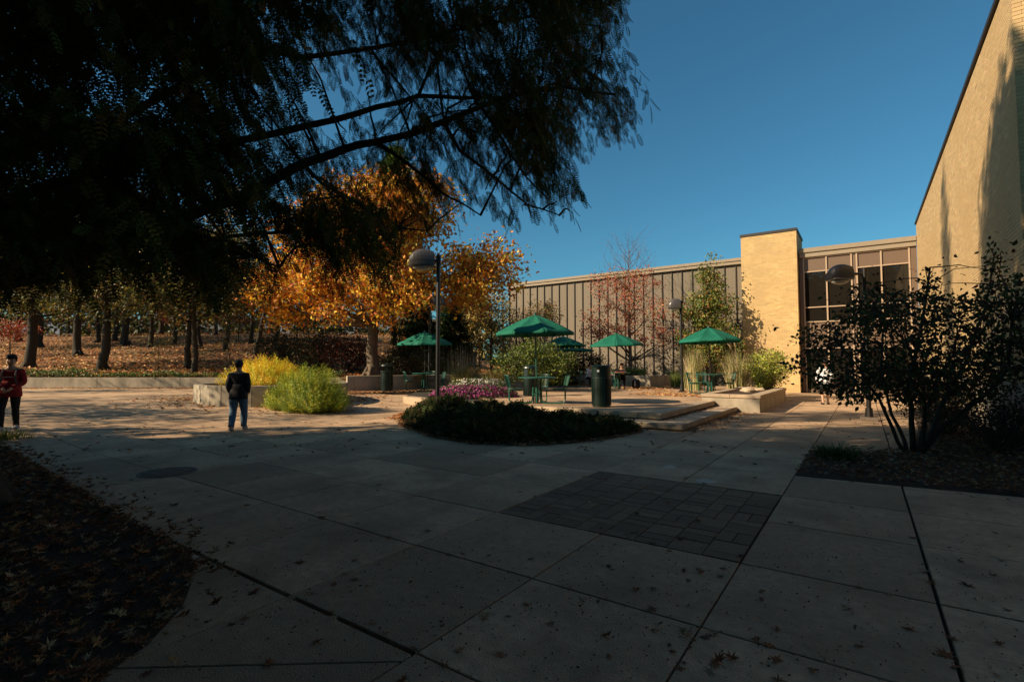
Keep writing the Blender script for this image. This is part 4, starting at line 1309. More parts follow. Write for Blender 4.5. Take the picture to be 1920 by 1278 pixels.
while (len(clF) < 190 or len(clC) < 300) and att < 120000:
    att += 1
    px = rng.uniform(-500, 1235); py = rng.uniform(-420, 560); d_ = rng.uniform(4.2, 8.8)
    p = CP(px, py, d_)
    if p[2] < 1.9 or p[2] > 9: continue
    if np.hypot(p[0] - tb_.x, p[1] - tb_.y) > 8.4: continue
    if not in_poly(px, py + 20, MASK) or rng.random() > dens(px, py): continue
    dist = np.sqrt(((LP - p) ** 2).sum(1).min())
    if dist > 1.5: continue
    if px > 420:
        if len(clF) < 190: clF.append(p)
    elif len(clC) < 300 and (px > -150 or rng.random() < .5): clC.append(p)
# upper cone, out of frame
clU = []
for k in range(150):
    z = rng.uniform(6.0, 16.6); rad = 7.0 * (1 - z / 17.6) * math.sqrt(rng.random()) ; a = rng.uniform(0, 6.283)
    p = np.array([tb_.x + rad * math.cos(a), tb_.y + rad * math.sin(a), z]); q = proj(p)
    if q and q[2] > .5 and q[1] > -80 and -100 < q[0] < 2000: continue
    clU.append(p)
def branchlets(cl, nb, ns, templ, name, size, mask=True, L0=(.35, .75), sg=.28):
    P_, Y_, S_ = [], [], []
    for c in cl:
        j = np.argmin(((LP - c) ** 2).sum(1)); a = LP[j]
        if np.linalg.norm(a - c) > .15:
            pts = limb_path(a, c, sag=.05, n=4, wob=.06)
            m.tube([tuple(q - O_) for q in pts], [.016, .013, .01, .008, .005], 5, cap=False)
        out = np.array([c[0] - tb_.x, c[1] - tb_.y, 0]); out /= max(.1, np.linalg.norm(out))
        for k in range(nb):
            s = c + rng.normal(0, 1, 3) * np.array([sg, sg, sg * .55])
            dh = out * rng.uniform(.2, 1) + rng.normal(0, .5, 3) * np.array([1, 1, 0]); dh /= max(.1, np.linalg.norm(dh))
            L = rng.uniform(*L0); dr = rng.uniform(.5, 1.3)
            ok = True; pos = []
            for i in range(ns):
                u = (i + .5) / ns
                pos.append(s + dh * L * u * .75 - np.array([0, 0, 1]) * L * dr * u * u)
            if mask:
                e = pos[-1] - np.array([0, 0, size]); q = proj(e)
                if q and q[2] > 1 and q[1] > -60 and not in_poly(q[0], q[1], MASK): ok = False
                q = proj(s)
                if ok and q and q[2] > 1 and q[1] > 0 and (not in_poly(q[0], q[1], MASK) or rng.random() > dens(q[0], q[1]) + .35): ok = False
            if not ok: continue
            sd = np.cross(dh, [0, 0, 1])
            for i, p in enumerate(pos):
                u = (i + .5) / ns
                tang = dh * .75 - np.array([0, 0, 2 * dr * u]);
                y = tang * .5 + sd * (1 if i % 2 else -1) * .55 + np.array([0, 0, -.75]) + rng.normal(0, .18, 3)
                P_.append(p); Y_.append(y); S_.append(size * rng.uniform(.7, 1.2))
    n = len(P_)
    Y_ = np.array(Y_)
    col = palette([(.07, .085, .018), (.04, .055, .014), (.12, .09, .02), (.16, .085, .022)], n, [4, 3, 2, 1.3], .3)
    print(name, n)
    return scatter(name, templ[0], templ[1], np.array(P_), rots(Y_), np.array(S_), col, M_LEAFD, ct, origin=O_)
branchlets(clF, 15, 10, SPR_F, 'hanging_foliage', .165, sg=.21)
branchlets(clC, 16, 9, SPR_M, 'inner_foliage', .18, L0=(.35, .8), sg=.27)
branchlets(clU, 9, 8, SPR_C, 'upper_foliage', .34, mask=False, L0=(.5, 1.0), sg=.5)
m.build('limbs', M_BARKD, ct, smooth=True)

# ------------------------------------------------------------------ orange tree and the wood
ob, od = P(697, 27.2, .95), 27.2
def off(r_, d_, z): v = W(r_, d_, z); return v.x, v.y, v.z       # camera aligned offset
def ell(r_, d_, z, a, b_, c): x, y, zz = off(r_, d_, z); return (x, y, zz, a, b_, c)
tree('orange_tree', 'large spreading tree with bright orange and gold leaves behind the retaining wall', ob, 11.8, .31,
     [ell(-.5, 0, 7.0, 4.6, 4.6, 3.4), ell(-4.6, 1, 4.9, 2.9, 2.9, 2.0), ell(4.6, .5, 5.3, 3.4, 3.0, 2.0), ell(1.5, 0, 9.2, 3.2, 3.2, 2.2), ell(-5.5, 1, 3.8, 2.2, 2.2, 1.1), ell(0, -1.5, 4.2, 4.6, 3, 1.5), ell(6.3, 0, 6.0, 1.8, 1.4, 1.6)],
     34000, .22, [(.66, .25, .025), (.80, .42, .035), (.50, .14, .02), (.78, .56, .07), (.30, .11, .03), (.20, .17, .04)], [3.4, 3.4, 2.2, 2, 1.2, .8], nlimb=34, ncl=640, sig=.42, templ=LEAF6_T, fork=.3, up=.25, surf=.35)
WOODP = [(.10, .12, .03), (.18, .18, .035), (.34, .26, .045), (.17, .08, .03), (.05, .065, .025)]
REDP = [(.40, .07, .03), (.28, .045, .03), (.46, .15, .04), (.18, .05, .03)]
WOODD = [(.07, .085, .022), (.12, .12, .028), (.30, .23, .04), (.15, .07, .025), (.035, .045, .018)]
wl = [(55, 689, 16, 13), (72, 652, 12, 14), (146, 667, 13, 14), (194, 694, 15, 12), (236, 648, 12, 14), (214, 640, 9, 14), (299, 626, 8, 13), (352, 693, 11, 12), (365, 700, 10, 10), (403, 628, 7, 13), (32, 640, 10, 14)]
wlab = ['thick dark trunked tree right behind the person in red', 'dark trunk just right of and behind the thick leftmost trunk', 'tree with flared root base and sunlit left edge standing alone on the leaves',
        'straight dark tree rising from the ivy by the wall, second thick trunk from left', 'shorter looking dark trunk with flared foot mid hill', 'slim trunk beside the flared mid hill tree, farther back',
        'thin grey trunk between the mid hill tree and the twin trunks', 'left trunk of the close pair standing by the wall', 'right trunk of the close pair standing by the wall', 'small green mossy trunk right of the twin trunks far up the hill', 'far trunk at the upper left edge of the hill']
for (px, py, wpx, H), lb in zip(wl, wlab):
    p, d_ = hill_at(px, py)
    tr = wpx / FPX * d_ / 2 * 1.0
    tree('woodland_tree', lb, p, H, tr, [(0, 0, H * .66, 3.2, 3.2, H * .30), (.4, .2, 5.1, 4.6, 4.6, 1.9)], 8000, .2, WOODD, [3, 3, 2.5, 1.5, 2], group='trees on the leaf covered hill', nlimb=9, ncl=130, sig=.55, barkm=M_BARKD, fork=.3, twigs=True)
p, d_ = hill_at(480, 664)
q = W(1.3, 0, 0)
tree('leaning_tree', 'leaning brown trunk with orange leaves left of the lamp post on the hill', p, 7.5, .19, [(q.x * 1.2, q.y * 1.2, 5.4, 2.6, 2.6, 1.6)], 2200, .2, [(.62, .24, .03), (.45, .13, .03), (.55, .38, .06)], nlimb=8, ncl=50, lean=(q.x, q.y), barkm=M_BARKD)
k = 0
ORD = 'first second third fourth fifth sixth seventh eighth ninth tenth eleventh twelfth thirteenth fourteenth fifteenth sixteenth seventeenth eighteenth nineteenth twentieth twenty-first twenty-second twenty-third twenty-fourth twenty-fifth twenty-sixth'.split()
for i in range(13):
    d_ = rng.uniform(40, 66); px = -60 + i * 48 + rng.uniform(-8, 8)
    r_ = lat(px, d_); H = rng.uniform(10, 15)
    p = W(r_, d_, hill_z(r_, d_) - .05)
    tree('background_tree', f'slim tree far back on the hill, {ORD[i]} from the left in its row', p, H, rng.uniform(.12, .2), [(0, 0, H * .58, 3.4, 3.4, H * .40)], 2600, .24, WOODP if rng.random() < .75 else [(.45, .3, .05), (.35, .12, .03), (.2, .16, .04)], group='slim trees far back on the hill', nlimb=6, ncl=40, sig=.6, barkm=M_BARKD, fork=.3, twigs=False)
# distant belt of woodland beyond the hill top
P_ = []; Y_ = []
while len(P_) < 36000:
    d_ = rng.uniform(63, 76); px = rng.uniform(-500, 985); r_ = lat(px, d_); z0_ = 5.0 if px < 640 else .5; z = z0_ + (17 - z0_) * rng.random() ** 1.7
    top_ = 14.5 + 2.2 * math.sin(px * .021) + 1.2 * math.sin(px * .05 + 1)
    if z > top_: continue
    gap = (15 < px < 140) or (345 < px < 415) or (490 < px < 545)
    if z < 7.3 and gap and rng.random() < .8: continue
    if px > 700 and z > 9.5 - (px - 700) * .012: continue
    if math.sin(px * .11 + z) + math.sin(px * .043 + d_ * 2 + z * .7) < -1.5: continue
    P_.append(tuple(W(r_, d_, z))); Y_.append(rng.normal(size=3))
tag(scatter('far_woodland', *LEAF6_T, np.array(P_), rots(np.array(Y_)), rng.uniform(.35, .8, len(P_)), palette([(.06, .08, .025), (.10, .11, .03), (.16, .14, .04), (.04, .05, .02), (.14, .07, .03)], len(P_)), M_LEAF), kind='stuff')
# small red-leaved understorey trees
for px, py, H, lb in ((18, 668, 2.6, 'small crooked sapling with red orange leaves left of the thick trunk'), (318, 628, 3.4, 'low red leaved tree far back between the thin trunk and the twin trunks'), (447, 640, 3.6, 'small dark red tree above the head of the walker in black')):
    p, d_ = hill_at(px, py)
    tree('red_sapling', lb, p, H, .05, [(0, 0, H * .7, 1.6, 1.6, H * .28)], 1500, .15, REDP, nlimb=7, ncl=40, sig=.3, barkm=M_BARKD, fork=.3)
for px, py, H, lb in ((297, 697, 2.4, 'thin bare sapling in the ivy between the second thick trunk and the pair'), (430, 700, 3.0, 'thin dark sapling just left of the head of the walker in black')):
    p, d_ = hill_at(px, py)
    tree('sapling', lb, p, H, .025, [(0, 0, H * .75, .8, .8, H * .25)], 220, .11, WOODP, nlimb=6, ncl=14, sig=.3, barkm=M_BARKD, fork=.5)
# trees beside and behind the viewpoint (outside the picture) that dapple the light
side = [(-23, -2.2, 9), (-30, -4.0, 11), (-37, -1, 12), (-26, -8.5, 11)]
for x, y, H in side:
    tree('shade_tree', 'tall leafy tree standing outside the picture to the left', (x, y, gz(x, y)), H, .22, [(0, 0, H * .62, 3.3, 3.3, H * .34)], 3400, .17, WOODP, group='trees left of the viewpoint', nlimb=8, ncl=85, sig=.36, fork=.25, twigs=False)
# conifer helper
def conifer(name, label, base, H, rad, n, pal, tr=.15, z0=.1, size=.4, templ=SPR_C, group=None, wts=None, sweep=-.15):
    base = np.array(base, float)
    t = empty(name, tuple(base), label=label, cat='tree', group=group)
    m = MB(); m.tube([(0, 0, -.1), (0, 0, H * .5), (0, 0, H)], [tr, tr * .6, .015], 8)
    P_, Y_ = [], []
    nb = int(H * 9)
    for k in range(nb):
        u = z0 + (1 - z0) * (k / nb); a = k * 2.4 + rng.normal(0, .2); L = rad * (1 - u) ** .8 * rng.uniform(.7, 1.1) + .1
        e = np.array([math.cos(a) * L, math.sin(a) * L, u * H + L * sweep]); s = np.array([0, 0, u * H])
        m.tube([tuple(s), tuple((s + e) / 2 + np.array([0, 0, .04 * L])), tuple(e)], [.03, .02, .008], 4, cap=False)
        cnt = max(3, int(n / nb * (.3 + 1.4 * (1 - u))))
        for i in range(cnt):
            v = rng.uniform(.15, 1.0); p = s + (e - s) * v
            y = np.array([math.cos(a), math.sin(a), .2]) * .6 + rng.normal(0, .5, 3)
            P_.append(base + p + rng.normal(0, .06 + .1 * L * .3, 3)); Y_.append(y)
    m.build('trunk', M_BARKD, t, smooth=True)
    P_ = np.array(P_)
    scatter('crown', templ[0], templ[1], P_, rots(np.array(Y_)), size * rng.uniform(.6, 1.2, len(P_)), palette(pal, len(P_), wts), M_LEAFD, t, origin=base)
    return t
conifer('pine_tree', 'tall sunlit green pine whose tip rises behind the orange tree', P(738, 46, 1.5), 20.0, 5.0, 6500, [(.10, .16, .03), (.06, .11, .025), (.16, .20, .04)], tr=.3, size=.9, z0=.25, sweep=.12)
conifer('spruce_tree', 'slender spruce standing outside the picture behind the viewpoint', (-17.4, -2.6, 0), 26.5, 2.0, 3000, [(.03, .05, .015)], tr=.2, size=.6)
tree('shade_tree', 'broad oak added unseen just behind the viewpoint to darken the near plaza', (-1.6, -1.8, 0), 13.5, .35, [(0, 0, 10.3, 6.2, 5.6, 3.0)], 14000, .32, WOODP, nlimb=12, ncl=170, sig=.55, fork=.2, twigs=False)  # added tree, crown widened overhead to keep sky light off the near slabs
EVG = [(.035, .065, .02), (.05, .09, .025), (.02, .04, .015)]
conifer('evergreen_tree', 'dark evergreen tree just right of the distant grey lamp head', P(846, 33, .9), 4.9, 1.9, 2400, EVG, size=.5)
conifer('evergreen_tree', 'dark evergreen at the right end of the orange crown', P(876, 46, 1.0), 10.6, 2.6, 2600, EVG, size=.7, z0=.4)
conifer('evergreen_tree', 'dark evergreen behind the leftmost umbrella', P(785, 31, .9), 5.2, 2.2, 2200, EVG, size=.5)
YEL = [(.50, .34, .07), (.42, .25, .05), (.36, .33, .09), (.55, .42, .14)]
tree('yellow_tree', 'pale yellow hazy tree in the distance left of the siding building', P(896, 39, .8), 7.8, .14, [(0, 0, 4.7, 2.4, 2.4, 2.6)], 4200, .18, YEL, nlimb=12, ncl=130, sig=.45)
tree('yellow_tree', 'thin half bare yellow tree against the corner of the siding building', P(944, 46, .8), 10.0, .14, [(0, 0, 6.4, 2.3, 2.3, 3.6)], 2400, .16, YEL, nlimb=16, ncl=110, sig=.3)
tree('olive_tree', 'olive green small tree left of the largest umbrella', P(922, 32, .6), 4.8, .12, [(0, 0, 3.4, 1.8, 1.8, 1.5)], 2600, .15, [(.16, .15, .04), (.10, .12, .03), (.24, .17, .05)], nlimb=10, ncl=70, sig=.26)
tree('olive_tree', 'small brown and green tree in front of the siding window', P(1012, 33.4, .5), 5.3, .1, [(0, 0, 3.8, 1.5, 1.3, 1.5)], 2300, .14, [(.15, .13, .04), (.09, .11, .03), (.28, .14, .05)], nlimb=10, ncl=70, sig=.24)

# red tree and leafy oak in front of the siding
RT = [(.42, .10, .07), (.54, .17, .10), (.28, .06, .04), (.36, .20, .06)]
rbp = (-12.05, 30.2, .34)
tree('red_maple', 'slender half bare tree with salmon red leaves in front of the siding', rbp, 9.2, .13,
     [ell(0, 0, 4.2, 3.2, 1.6, 1.5), ell(-.4, 0, 6.2, 2.5, 1.4, 1.3), ell(2.0, 0, 2.9, 2.0, 1.1, .6), ell(-1.9, 0, 3.1, 1.8, 1.1, .7)], 5200, .14, RT, nlimb=26, ncl=230, sig=.24, fork=.2, up=.7, barkm=M_TWIG)
bt_ = empty('bare_twigs', rbp, label='bare upper twigs of the slender red tree rising above the roofline', cat='branches')
m = MB()
for k in range(46):
    a = k * 2.4; z0 = 3.8 + 4.6 * k / 46; L = 2.6 * (1 - .5 * k / 46)
    e = np.array([math.cos(a) * L * .8, math.sin(a) * L * .8, z0 + L * .95])
    pts = limb_path((0, 0, z0), e, sag=-.08, n=5, wob=.1)
    m.tube([tuple(p) for p in pts], [.018, .014, .011, .008, .006, .003], 4, cap=False)
    for q in range(6):
        i = rng.integers(2, 6); s = pts[i]; e2 = s + rng.normal(0, .28, 3) + np.array([math.cos(a) * .2, math.sin(a) * .2, .35])
        m.tube([tuple(s), tuple((s + e2) / 2 + rng.normal(0, .02, 3)), tuple(e2)], [.006, .005, .003], 3, cap=False)
_red = [o for o in COL.objects if o.name == 'red_maple'][0]
tw = m.build('twigs', M_TWIG, _red)
bpy.data.objects.remove(bt_)
OAKP = [(.13, .17, .03), (.20, .19, .035), (.07, .11, .025), (.28, .17, .04), (.32, .13, .05)]
tree('oak_tree', 'green and bronze conical tree beside the brick tower', (-7.5, 31.2, .34), 8.0, .14,
     [(0, 0, 2.5, 1.8, 1.3, 1.7), (0, 0, 4.6, 1.15, 1.1, 1.5), (0, 0, 6.6, .6, .6, 1.2), (.9, 0, 4.9, .9, .7, .3), (-1.2, -.3, 4.2, 1.1, .8, .35)], 12500, .15, OAKP, [4, 3, 3, 1.6, .7], nlimb=30, ncl=260, sig=.24, fork=.1, up=.2, surf=.3, templ=LEAF6_T)

# ------------------------------------------------------------------ shrubs, grasses, flowers
SPIKE = []; SPF = []
SPIKE += [(-.006, 0, 0), (.006, 0, 0), (.004, 1, 0), (-.004, 1, 0)]; SPF.append((0, 1, 2, 3))
for i in range(13):
    t_ = .35 + .65 * i / 13; a = i * 2.4; L = .17 * (1.15 - .5 * (t_ - .35)); b_ = len(SPIKE)
    cx, cz = math.cos(a), math.sin(a)
    SPIKE += [(0, t_, 0), (cx * L * .5 - cz * .012, t_ + .05, cz * L * .5 + cx * .012), (cx * L, t_ + .10, cz * L), (cx * L * .5 + cz * .012, t_ + .05, cz * L * .5 - cx * .012)]
    SPF.append((b_, b_ + 1, b_ + 2, b_ + 3))
SPIKE_T = (np.array(SPIKE), np.array(SPF))
def plume_bush(name, label, base, rx, ry, H, n, pal, wts=None, low=.0, size=.5, cat='bush', grad=None):
    base = np.array(base, float)
    t = empty(name, tuple(base), label=label, cat=cat)
    P_, Y_, S_ = [], [], []
    for k in range(n):
        a = rng.uniform(0, 6.283); v = math.sqrt(rng.random()); el_ = rng.uniform(.15, 1.0)
        # points on a dome, stems radiate from the middle
        th = math.acos(1 - v * v * .999); ph = a
        d = np.array([math.sin(th) * math.cos(ph), math.sin(th) * math.sin(ph), math.cos(th)])
        rr = rng.uniform(.62, 1.0) if rng.random() < .8 else rng.uniform(.3, .7)
        top = np.array([d[0] * rx, d[1] * ry, max(.03, d[2] * H)]) * rr * (1 + .07 * math.sin(a * 5) + .05 * math.sin(a * 9 + 1))
        y = d * np.array([.8, .8, 1]) + np.array([0, 0, .45]) + rng.normal(0, .16, 3); y /= np.linalg.norm(y)
        s = size * rng.uniform(.7, 1.2)
        p = top - y * s
        p[2] = max(p[2], .0)
        P_.append(base + p); Y_.append(y); S_.append(s)
    P_ = np.array(P_)
    col = palette(pal, n, wts, .15)
    scatter('foliage', *SPIKE_T, P_, rots(np.array(Y_)), np.array(S_), col, M_LEAF, t, origin=base)
    m = MB()
    for k in range(40):
        a = k * 2.4; rr = .5 * math.sqrt(k / 40)
        m.tube([(rr * .4 * math.cos(a), rr * .4 * math.sin(a), -.05), (rr * rx * math.cos(a), rr * ry * math.sin(a), H * .55)], [.012, .006], 4)
    m.build('stems', M_TWIG, t)
    return t
plume_bush('golden_bush', 'feathery golden yellow bush growing in the round concrete planter', W(-9.25, 19.0, .72), 1.75, 1.5, 1.22, 3200, [(.80, .62, .03), (.78, .42, .02), (.58, .62, .04), (.72, .52, .03)], [3, 2.4, 2, 2], size=.5)
plume_bush('green_bush', 'large feathery green bush in front of the round planter', (*P(582, 16.3)[:2], .08), 1.6, 1.25, 1.52, 4000, [(.36, .42, .03), (.22, .28, .022), (.58, .52, .035), (.11, .16, .018)], [2, 3, 1.4, 2], size=.52)

def leafy_shrub(name, label, base, rx, ry, H, n, pal, wts=None, lsize=.09, sig=.14, ncl=None, stems=10, cat='shrub', group=None, templ=LEAF_T, leafm=None, low=.1, barkm=None, droop=-.2):
    base = np.array(base, float)
    t = empty(name, tuple(base), label=label, cat=cat, group=group)
    ncl = ncl or n // 30; cs = []
    for k in range(ncl):
        v = rng.normal(size=3); v /= np.linalg.norm(v); v *= rng.uniform(.55, 1.0) if rng.random() < .8 else rng.uniform(.1, .6)
        z = H * (low + (1 - low) * .5) + v[2] * H * (1 - low) * .5
        cs.append((v[0] * rx, v[1] * ry, max(.04, z)))
    cs = np.array(cs)
    m = MB()
    for i in range(ncl):
        if i % max(1, ncl // (stems * 5)) == 0:
            c = cs[i]; a = rng.uniform(0, 6.28); s0 = np.array([math.cos(a) * rx * .12, math.sin(a) * ry * .12, -.05])
            pts = limb_path(s0, c, sag=.08, n=4, wob=.1)
            m.tube([tuple(p) for p in pts], [.022, .016, .012, .008, .004], 5)
    m.build('stems', barkm or M_TWIG, t)
    ci = rng.integers(0, ncl, n)
    pos = base + cs[ci] + rng.normal(0, sig, (n, 3)) * np.array([1, 1, .7]); pos[:, 2] = np.maximum(pos[:, 2], base[2] + .02)
    col = palette(pal, n, wts) * rng.normal(1, .12, (ncl, 1))[ci]
    scatter('foliage', *templ, pos, rots(rng.normal(size=(n, 3)) + np.array([0, 0, droop])), lsize * rng.uniform(.6, 1.3, n), col, leafm or M_LEAF, t, origin=base)
    return t
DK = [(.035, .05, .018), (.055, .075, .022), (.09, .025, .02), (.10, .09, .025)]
def onhill(px, d_): r_ = lat(px, d_); return W(r_, d_, hill_z(r_, d_) - .05)
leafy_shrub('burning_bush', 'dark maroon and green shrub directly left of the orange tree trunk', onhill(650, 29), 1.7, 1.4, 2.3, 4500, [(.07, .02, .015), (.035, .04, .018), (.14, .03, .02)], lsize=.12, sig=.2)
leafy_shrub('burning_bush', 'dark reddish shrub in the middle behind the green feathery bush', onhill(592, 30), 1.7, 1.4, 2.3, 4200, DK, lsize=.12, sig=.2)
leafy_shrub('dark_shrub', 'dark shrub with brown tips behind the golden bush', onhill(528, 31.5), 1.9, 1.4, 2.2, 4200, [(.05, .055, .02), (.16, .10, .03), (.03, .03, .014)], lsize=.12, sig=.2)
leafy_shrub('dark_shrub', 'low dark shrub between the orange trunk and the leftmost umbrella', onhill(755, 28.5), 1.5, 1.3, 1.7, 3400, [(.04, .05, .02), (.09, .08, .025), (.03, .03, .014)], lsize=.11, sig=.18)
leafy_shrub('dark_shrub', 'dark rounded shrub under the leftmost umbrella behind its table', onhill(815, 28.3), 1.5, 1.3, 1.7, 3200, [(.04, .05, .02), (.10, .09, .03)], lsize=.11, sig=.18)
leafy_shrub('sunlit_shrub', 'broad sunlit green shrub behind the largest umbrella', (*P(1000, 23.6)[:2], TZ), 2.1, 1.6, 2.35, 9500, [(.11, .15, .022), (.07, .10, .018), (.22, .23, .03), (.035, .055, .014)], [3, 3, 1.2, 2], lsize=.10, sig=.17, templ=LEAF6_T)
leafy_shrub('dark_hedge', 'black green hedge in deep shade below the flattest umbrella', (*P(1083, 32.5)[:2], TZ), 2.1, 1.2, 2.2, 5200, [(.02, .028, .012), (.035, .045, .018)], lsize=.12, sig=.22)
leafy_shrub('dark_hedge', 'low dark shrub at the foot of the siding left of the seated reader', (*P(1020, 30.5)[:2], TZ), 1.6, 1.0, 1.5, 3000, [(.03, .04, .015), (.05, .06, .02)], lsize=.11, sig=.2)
leafy_shrub('low_plant', 'small green plants on the seat wall in front of the siding', (-11.2, 28.2, .85), 1.3, .4, .5, 1100, [(.10, .16, .03), (.16, .22, .04)], lsize=.1, sig=.1, stems=3)
leafy_shrub('yellow_green_shrub', 'yellow green shrub spilling over the rectangular planter at the brick tower', (-3.7, 26.3, .3), .95, 1.5, 2.0, 5200, [(.34, .36, .04), (.22, .27, .04), (.42, .40, .09), (.12, .16, .03)], lsize=.09, sig=.14, templ=LEAF6_T)
def grass_clump(name, label, base, rad, H, n, pal, wts=None, plumes=0, spread=.5, width=.012, cat='ornamental grass', group=None, plen=.3):
    base = np.array(base, float); t = empty(name, tuple(base), label=label, cat=cat, group=group)
    V = []; F = []; C = []
    cols = palette(pal, n, wts)
    for k in range(n):
        a = rng.uniform(0, 6.283); r0 = rad * math.sqrt(rng.random()) * .5; L = H * rng.uniform(.55, 1.05)
        dx, dy = math.cos(a), math.sin(a); sp = spread * rng.uniform(.2, 1.0)
        x0, y0 = r0 * math.cos(a + rng.normal(0, .5)), r0 * math.sin(a + rng.normal(0, .5)); wd = width * rng.uniform(.6, 1.2); b0 = len(V)
        for i in range(5):
            u = i / 4; h = L * (u - .30 * sp * u * u * u); q = sp * L * u * u
            ww = wd * (1 - u * .9)
            px_, py_ = x0 + dx * q, y0 + dy * q
            V += [(px_ - dy * ww, py_ + dx * ww, h), (px_ + dy * ww, py_ - dx * ww, h)]; C += [cols[k], cols[k]]
        for i in range(4): F.append((b0 + 2 * i, b0 + 2 * i + 1, b0 + 2 * i + 3, b0 + 2 * i + 2))
    mesh_np('blades', np.array(V), np.array(F), M_DRY, t, col=np.array(C))
    if plumes:
        m = MB()
        for k in range(plumes):
            a = rng.uniform(0, 6.28); L = H * rng.uniform(.95, 1.3); q = .16 * L * rng.uniform(.1, 1)
            m.tube([(0, 0, 0), (math.cos(a) * q * .4, math.sin(a) * q * .4, L * .6), (math.cos(a) * q, math.sin(a) * q, L)], [.007, .006, .004], 4)
            m.tube([(math.cos(a) * q, math.sin(a) * q, L), (math.cos(a) * q * 1.15, math.sin(a) * q * 1.15, L + plen * .5), (math.cos(a) * q * 1.6, math.sin(a) * q * 1.6, L + plen)], [.008, .028, .006], 6)
        m.build('seed_heads', M_PLUME, t)
    return t
M_PLUME = mat('seed_plume', (.26, .17, .10), .9, var=.3, scale=40, bump=.6, bscale=80)
TAN = [(.48, .38, .20), (.34, .30, .13), (.20, .24, .06), (.55, .45, .26)]
grass_clump('ornamental_grass', 'tan upright grass clump under the bright umbrella at right', (*P(1300, 24.5)[:2], TZ), .7, 2.1, 420, TAN, plumes=5, spread=.28)
grass_clump('ornamental_grass', 'arching pale grass between the right hand table and the brick tower', (-4.9, 25.6, TZ), .8, 2.0, 600, TAN, plumes=6, spread=.55)
grass_clump('ornamental_grass', 'grass with two dark plumes in front of the brick tower', (-4.3, 28.6, .1), .6, 2.1, 300, [(.30, .34, .07), (.20, .25, .05), (.40, .36, .12)], plumes=3, spread=.4, plen=.5)
grass_clump('ornamental_grass', 'tall bare tan stalks right of the leftmost umbrella', (*P(868, 27.6)[:2], .55), 1.7, 2.3, 170, [(.42, .33, .22), (.30, .24, .15)], spread=.1, width=.014)
grass_clump('ornamental_grass', 'green brown grass mound behind the left end of the flower bed', (*P(872, 24.4)[:2], TZ), 1.3, 1.4, 700, [(.16, .17, .05), (.24, .20, .07), (.09, .10, .03)], spread=.6)
grass_clump('ornamental_grass', 'second grass mound behind the flower bed, left of the sunlit shrub', (*P(925, 23.9)[:2], TZ), 1.2, 1.3, 600, [(.14, .14, .04), (.24, .18, .07)], spread=.6)
grass_clump('ornamental_grass', 'low green grass beside the seat wall corner', (-8.4, 28.0, TZ), .8, 1.1, 350, [(.09, .13, .03), (.15, .18, .04)], spread=.7)
grass_clump('liriope_clump', 'low dark green grass tuft at the near corner of the right bed', (-.42, 9.9, .03), .62, .30, 420, [(.06, .11, .03), (.04, .08, .02), (.10, .15, .04)], spread=1.1, width=.007, cat='grass tuft')
grass_clump('liriope_clump', 'yellowish grass tuft at the far left edge of the plaza behind the shaded bed', (-13.9, 2.45, .1), .8, .22, 420, [(.25, .24, .06), (.36, .28, .09), (.12, .14, .04)], spread=1.2, width=.008, cat='grass tuft')

# petunias
FL = []; FF_ = []
FL.append((0, 0, -.15))
for k in range(10):
    a = 2 * math.pi * k / 10; r_ = .5 if k % 2 == 0 else .38
    FL.append((r_ * math.cos(a), r_ * math.sin(a), .12))
FLOW_T = (np.array(FL), np.array([(0, 1 + k, 1 + (k + 1) % 10) for k in range(10)]))
def flower_bed(name, label, cx, cy, rx, ry, ang, z, H, n, pal, green=2500, keep=None):
    t = empty(name, (cx, cy, z), label=label, cat='flowers')
    ca, sa = math.cos(ang), math.sin(ang)
    def pts(n, inner):
        a = rng.uniform(0, 6.283, n); v = np.sqrt(rng.random(n)); u, w2 = v * np.cos(a), v * np.sin(a)
        if keep: m_ = keep(u, w2); u, w2, v = u[m_], w2[m_], v[m_]
        zz = H * np.sqrt(np.maximum(.0, 1 - v ** 4)) * (1 - inner * rng.random(len(v))) + .03 * np.sin(u * 9) * np.cos(w2 * 7)
        x = u * rx; y = w2 * ry
        return np.stack([x * ca - y * sa + cx, x * sa + y * ca + cy, np.maximum(.02, zz) + z], 1), np.stack([(u * rx * ca - w2 * ry * sa), (u * rx * sa + w2 * ry * ca), np.full(len(u), .9)], 1)
    p, nrm = pts(green, .8)
    scatter('foliage', *LEAF_T, p, rots(rng.normal(size=p.shape) + [0, 0, .5]), .08 * rng.uniform(.6, 1.2, len(p)), palette([(.05, .09, .025), (.08, .12, .03)], len(p)), M_LEAF, t, origin=(cx, cy, z))
    p, nrm = pts(n, .75)
    fn = nrm + rng.normal(0, .45, p.shape) + np.array([math.sin(YAW) * .8, -math.cos(YAW) * .8, 0]) * .6
    # flower template opens along +Z: build rotations with z along fn
    zx = fn / np.linalg.norm(fn, axis=1, keepdims=True); tt = rng.normal(size=zx.shape); x = np.cross(tt, zx); x /= np.linalg.norm(x, axis=1, keepdims=True); y = np.cross(zx, x)
    scatter('blooms', *FLOW_T, p, np.stack([x, y, zx], 2), .075 * rng.uniform(.7, 1.2, len(p)), palette(pal, len(p), None, .15), M_LEAF, t, origin=(cx, cy, z))
    return t
f0 = P(888, 19.1)
flower_bed('magenta_flowers', 'mass of magenta petunias along the terrace edge below the shrub', f0.x, f0.y, 1.7, .75, YAW, TZ, .46, 1900, [(.34, .045, .20), (.20, .02, .11), (.46, .11, .30), (.28, .035, .18)])
f1 = P(900, 19.95)
flower_bed('white_flowers', 'band of white flowers behind the magenta petunias', f1.x, f1.y, 1.45, .5, YAW, TZ + .02, .66, 900, [(.62, .56, .50), (.55, .46, .44), (.66, .62, .55)])

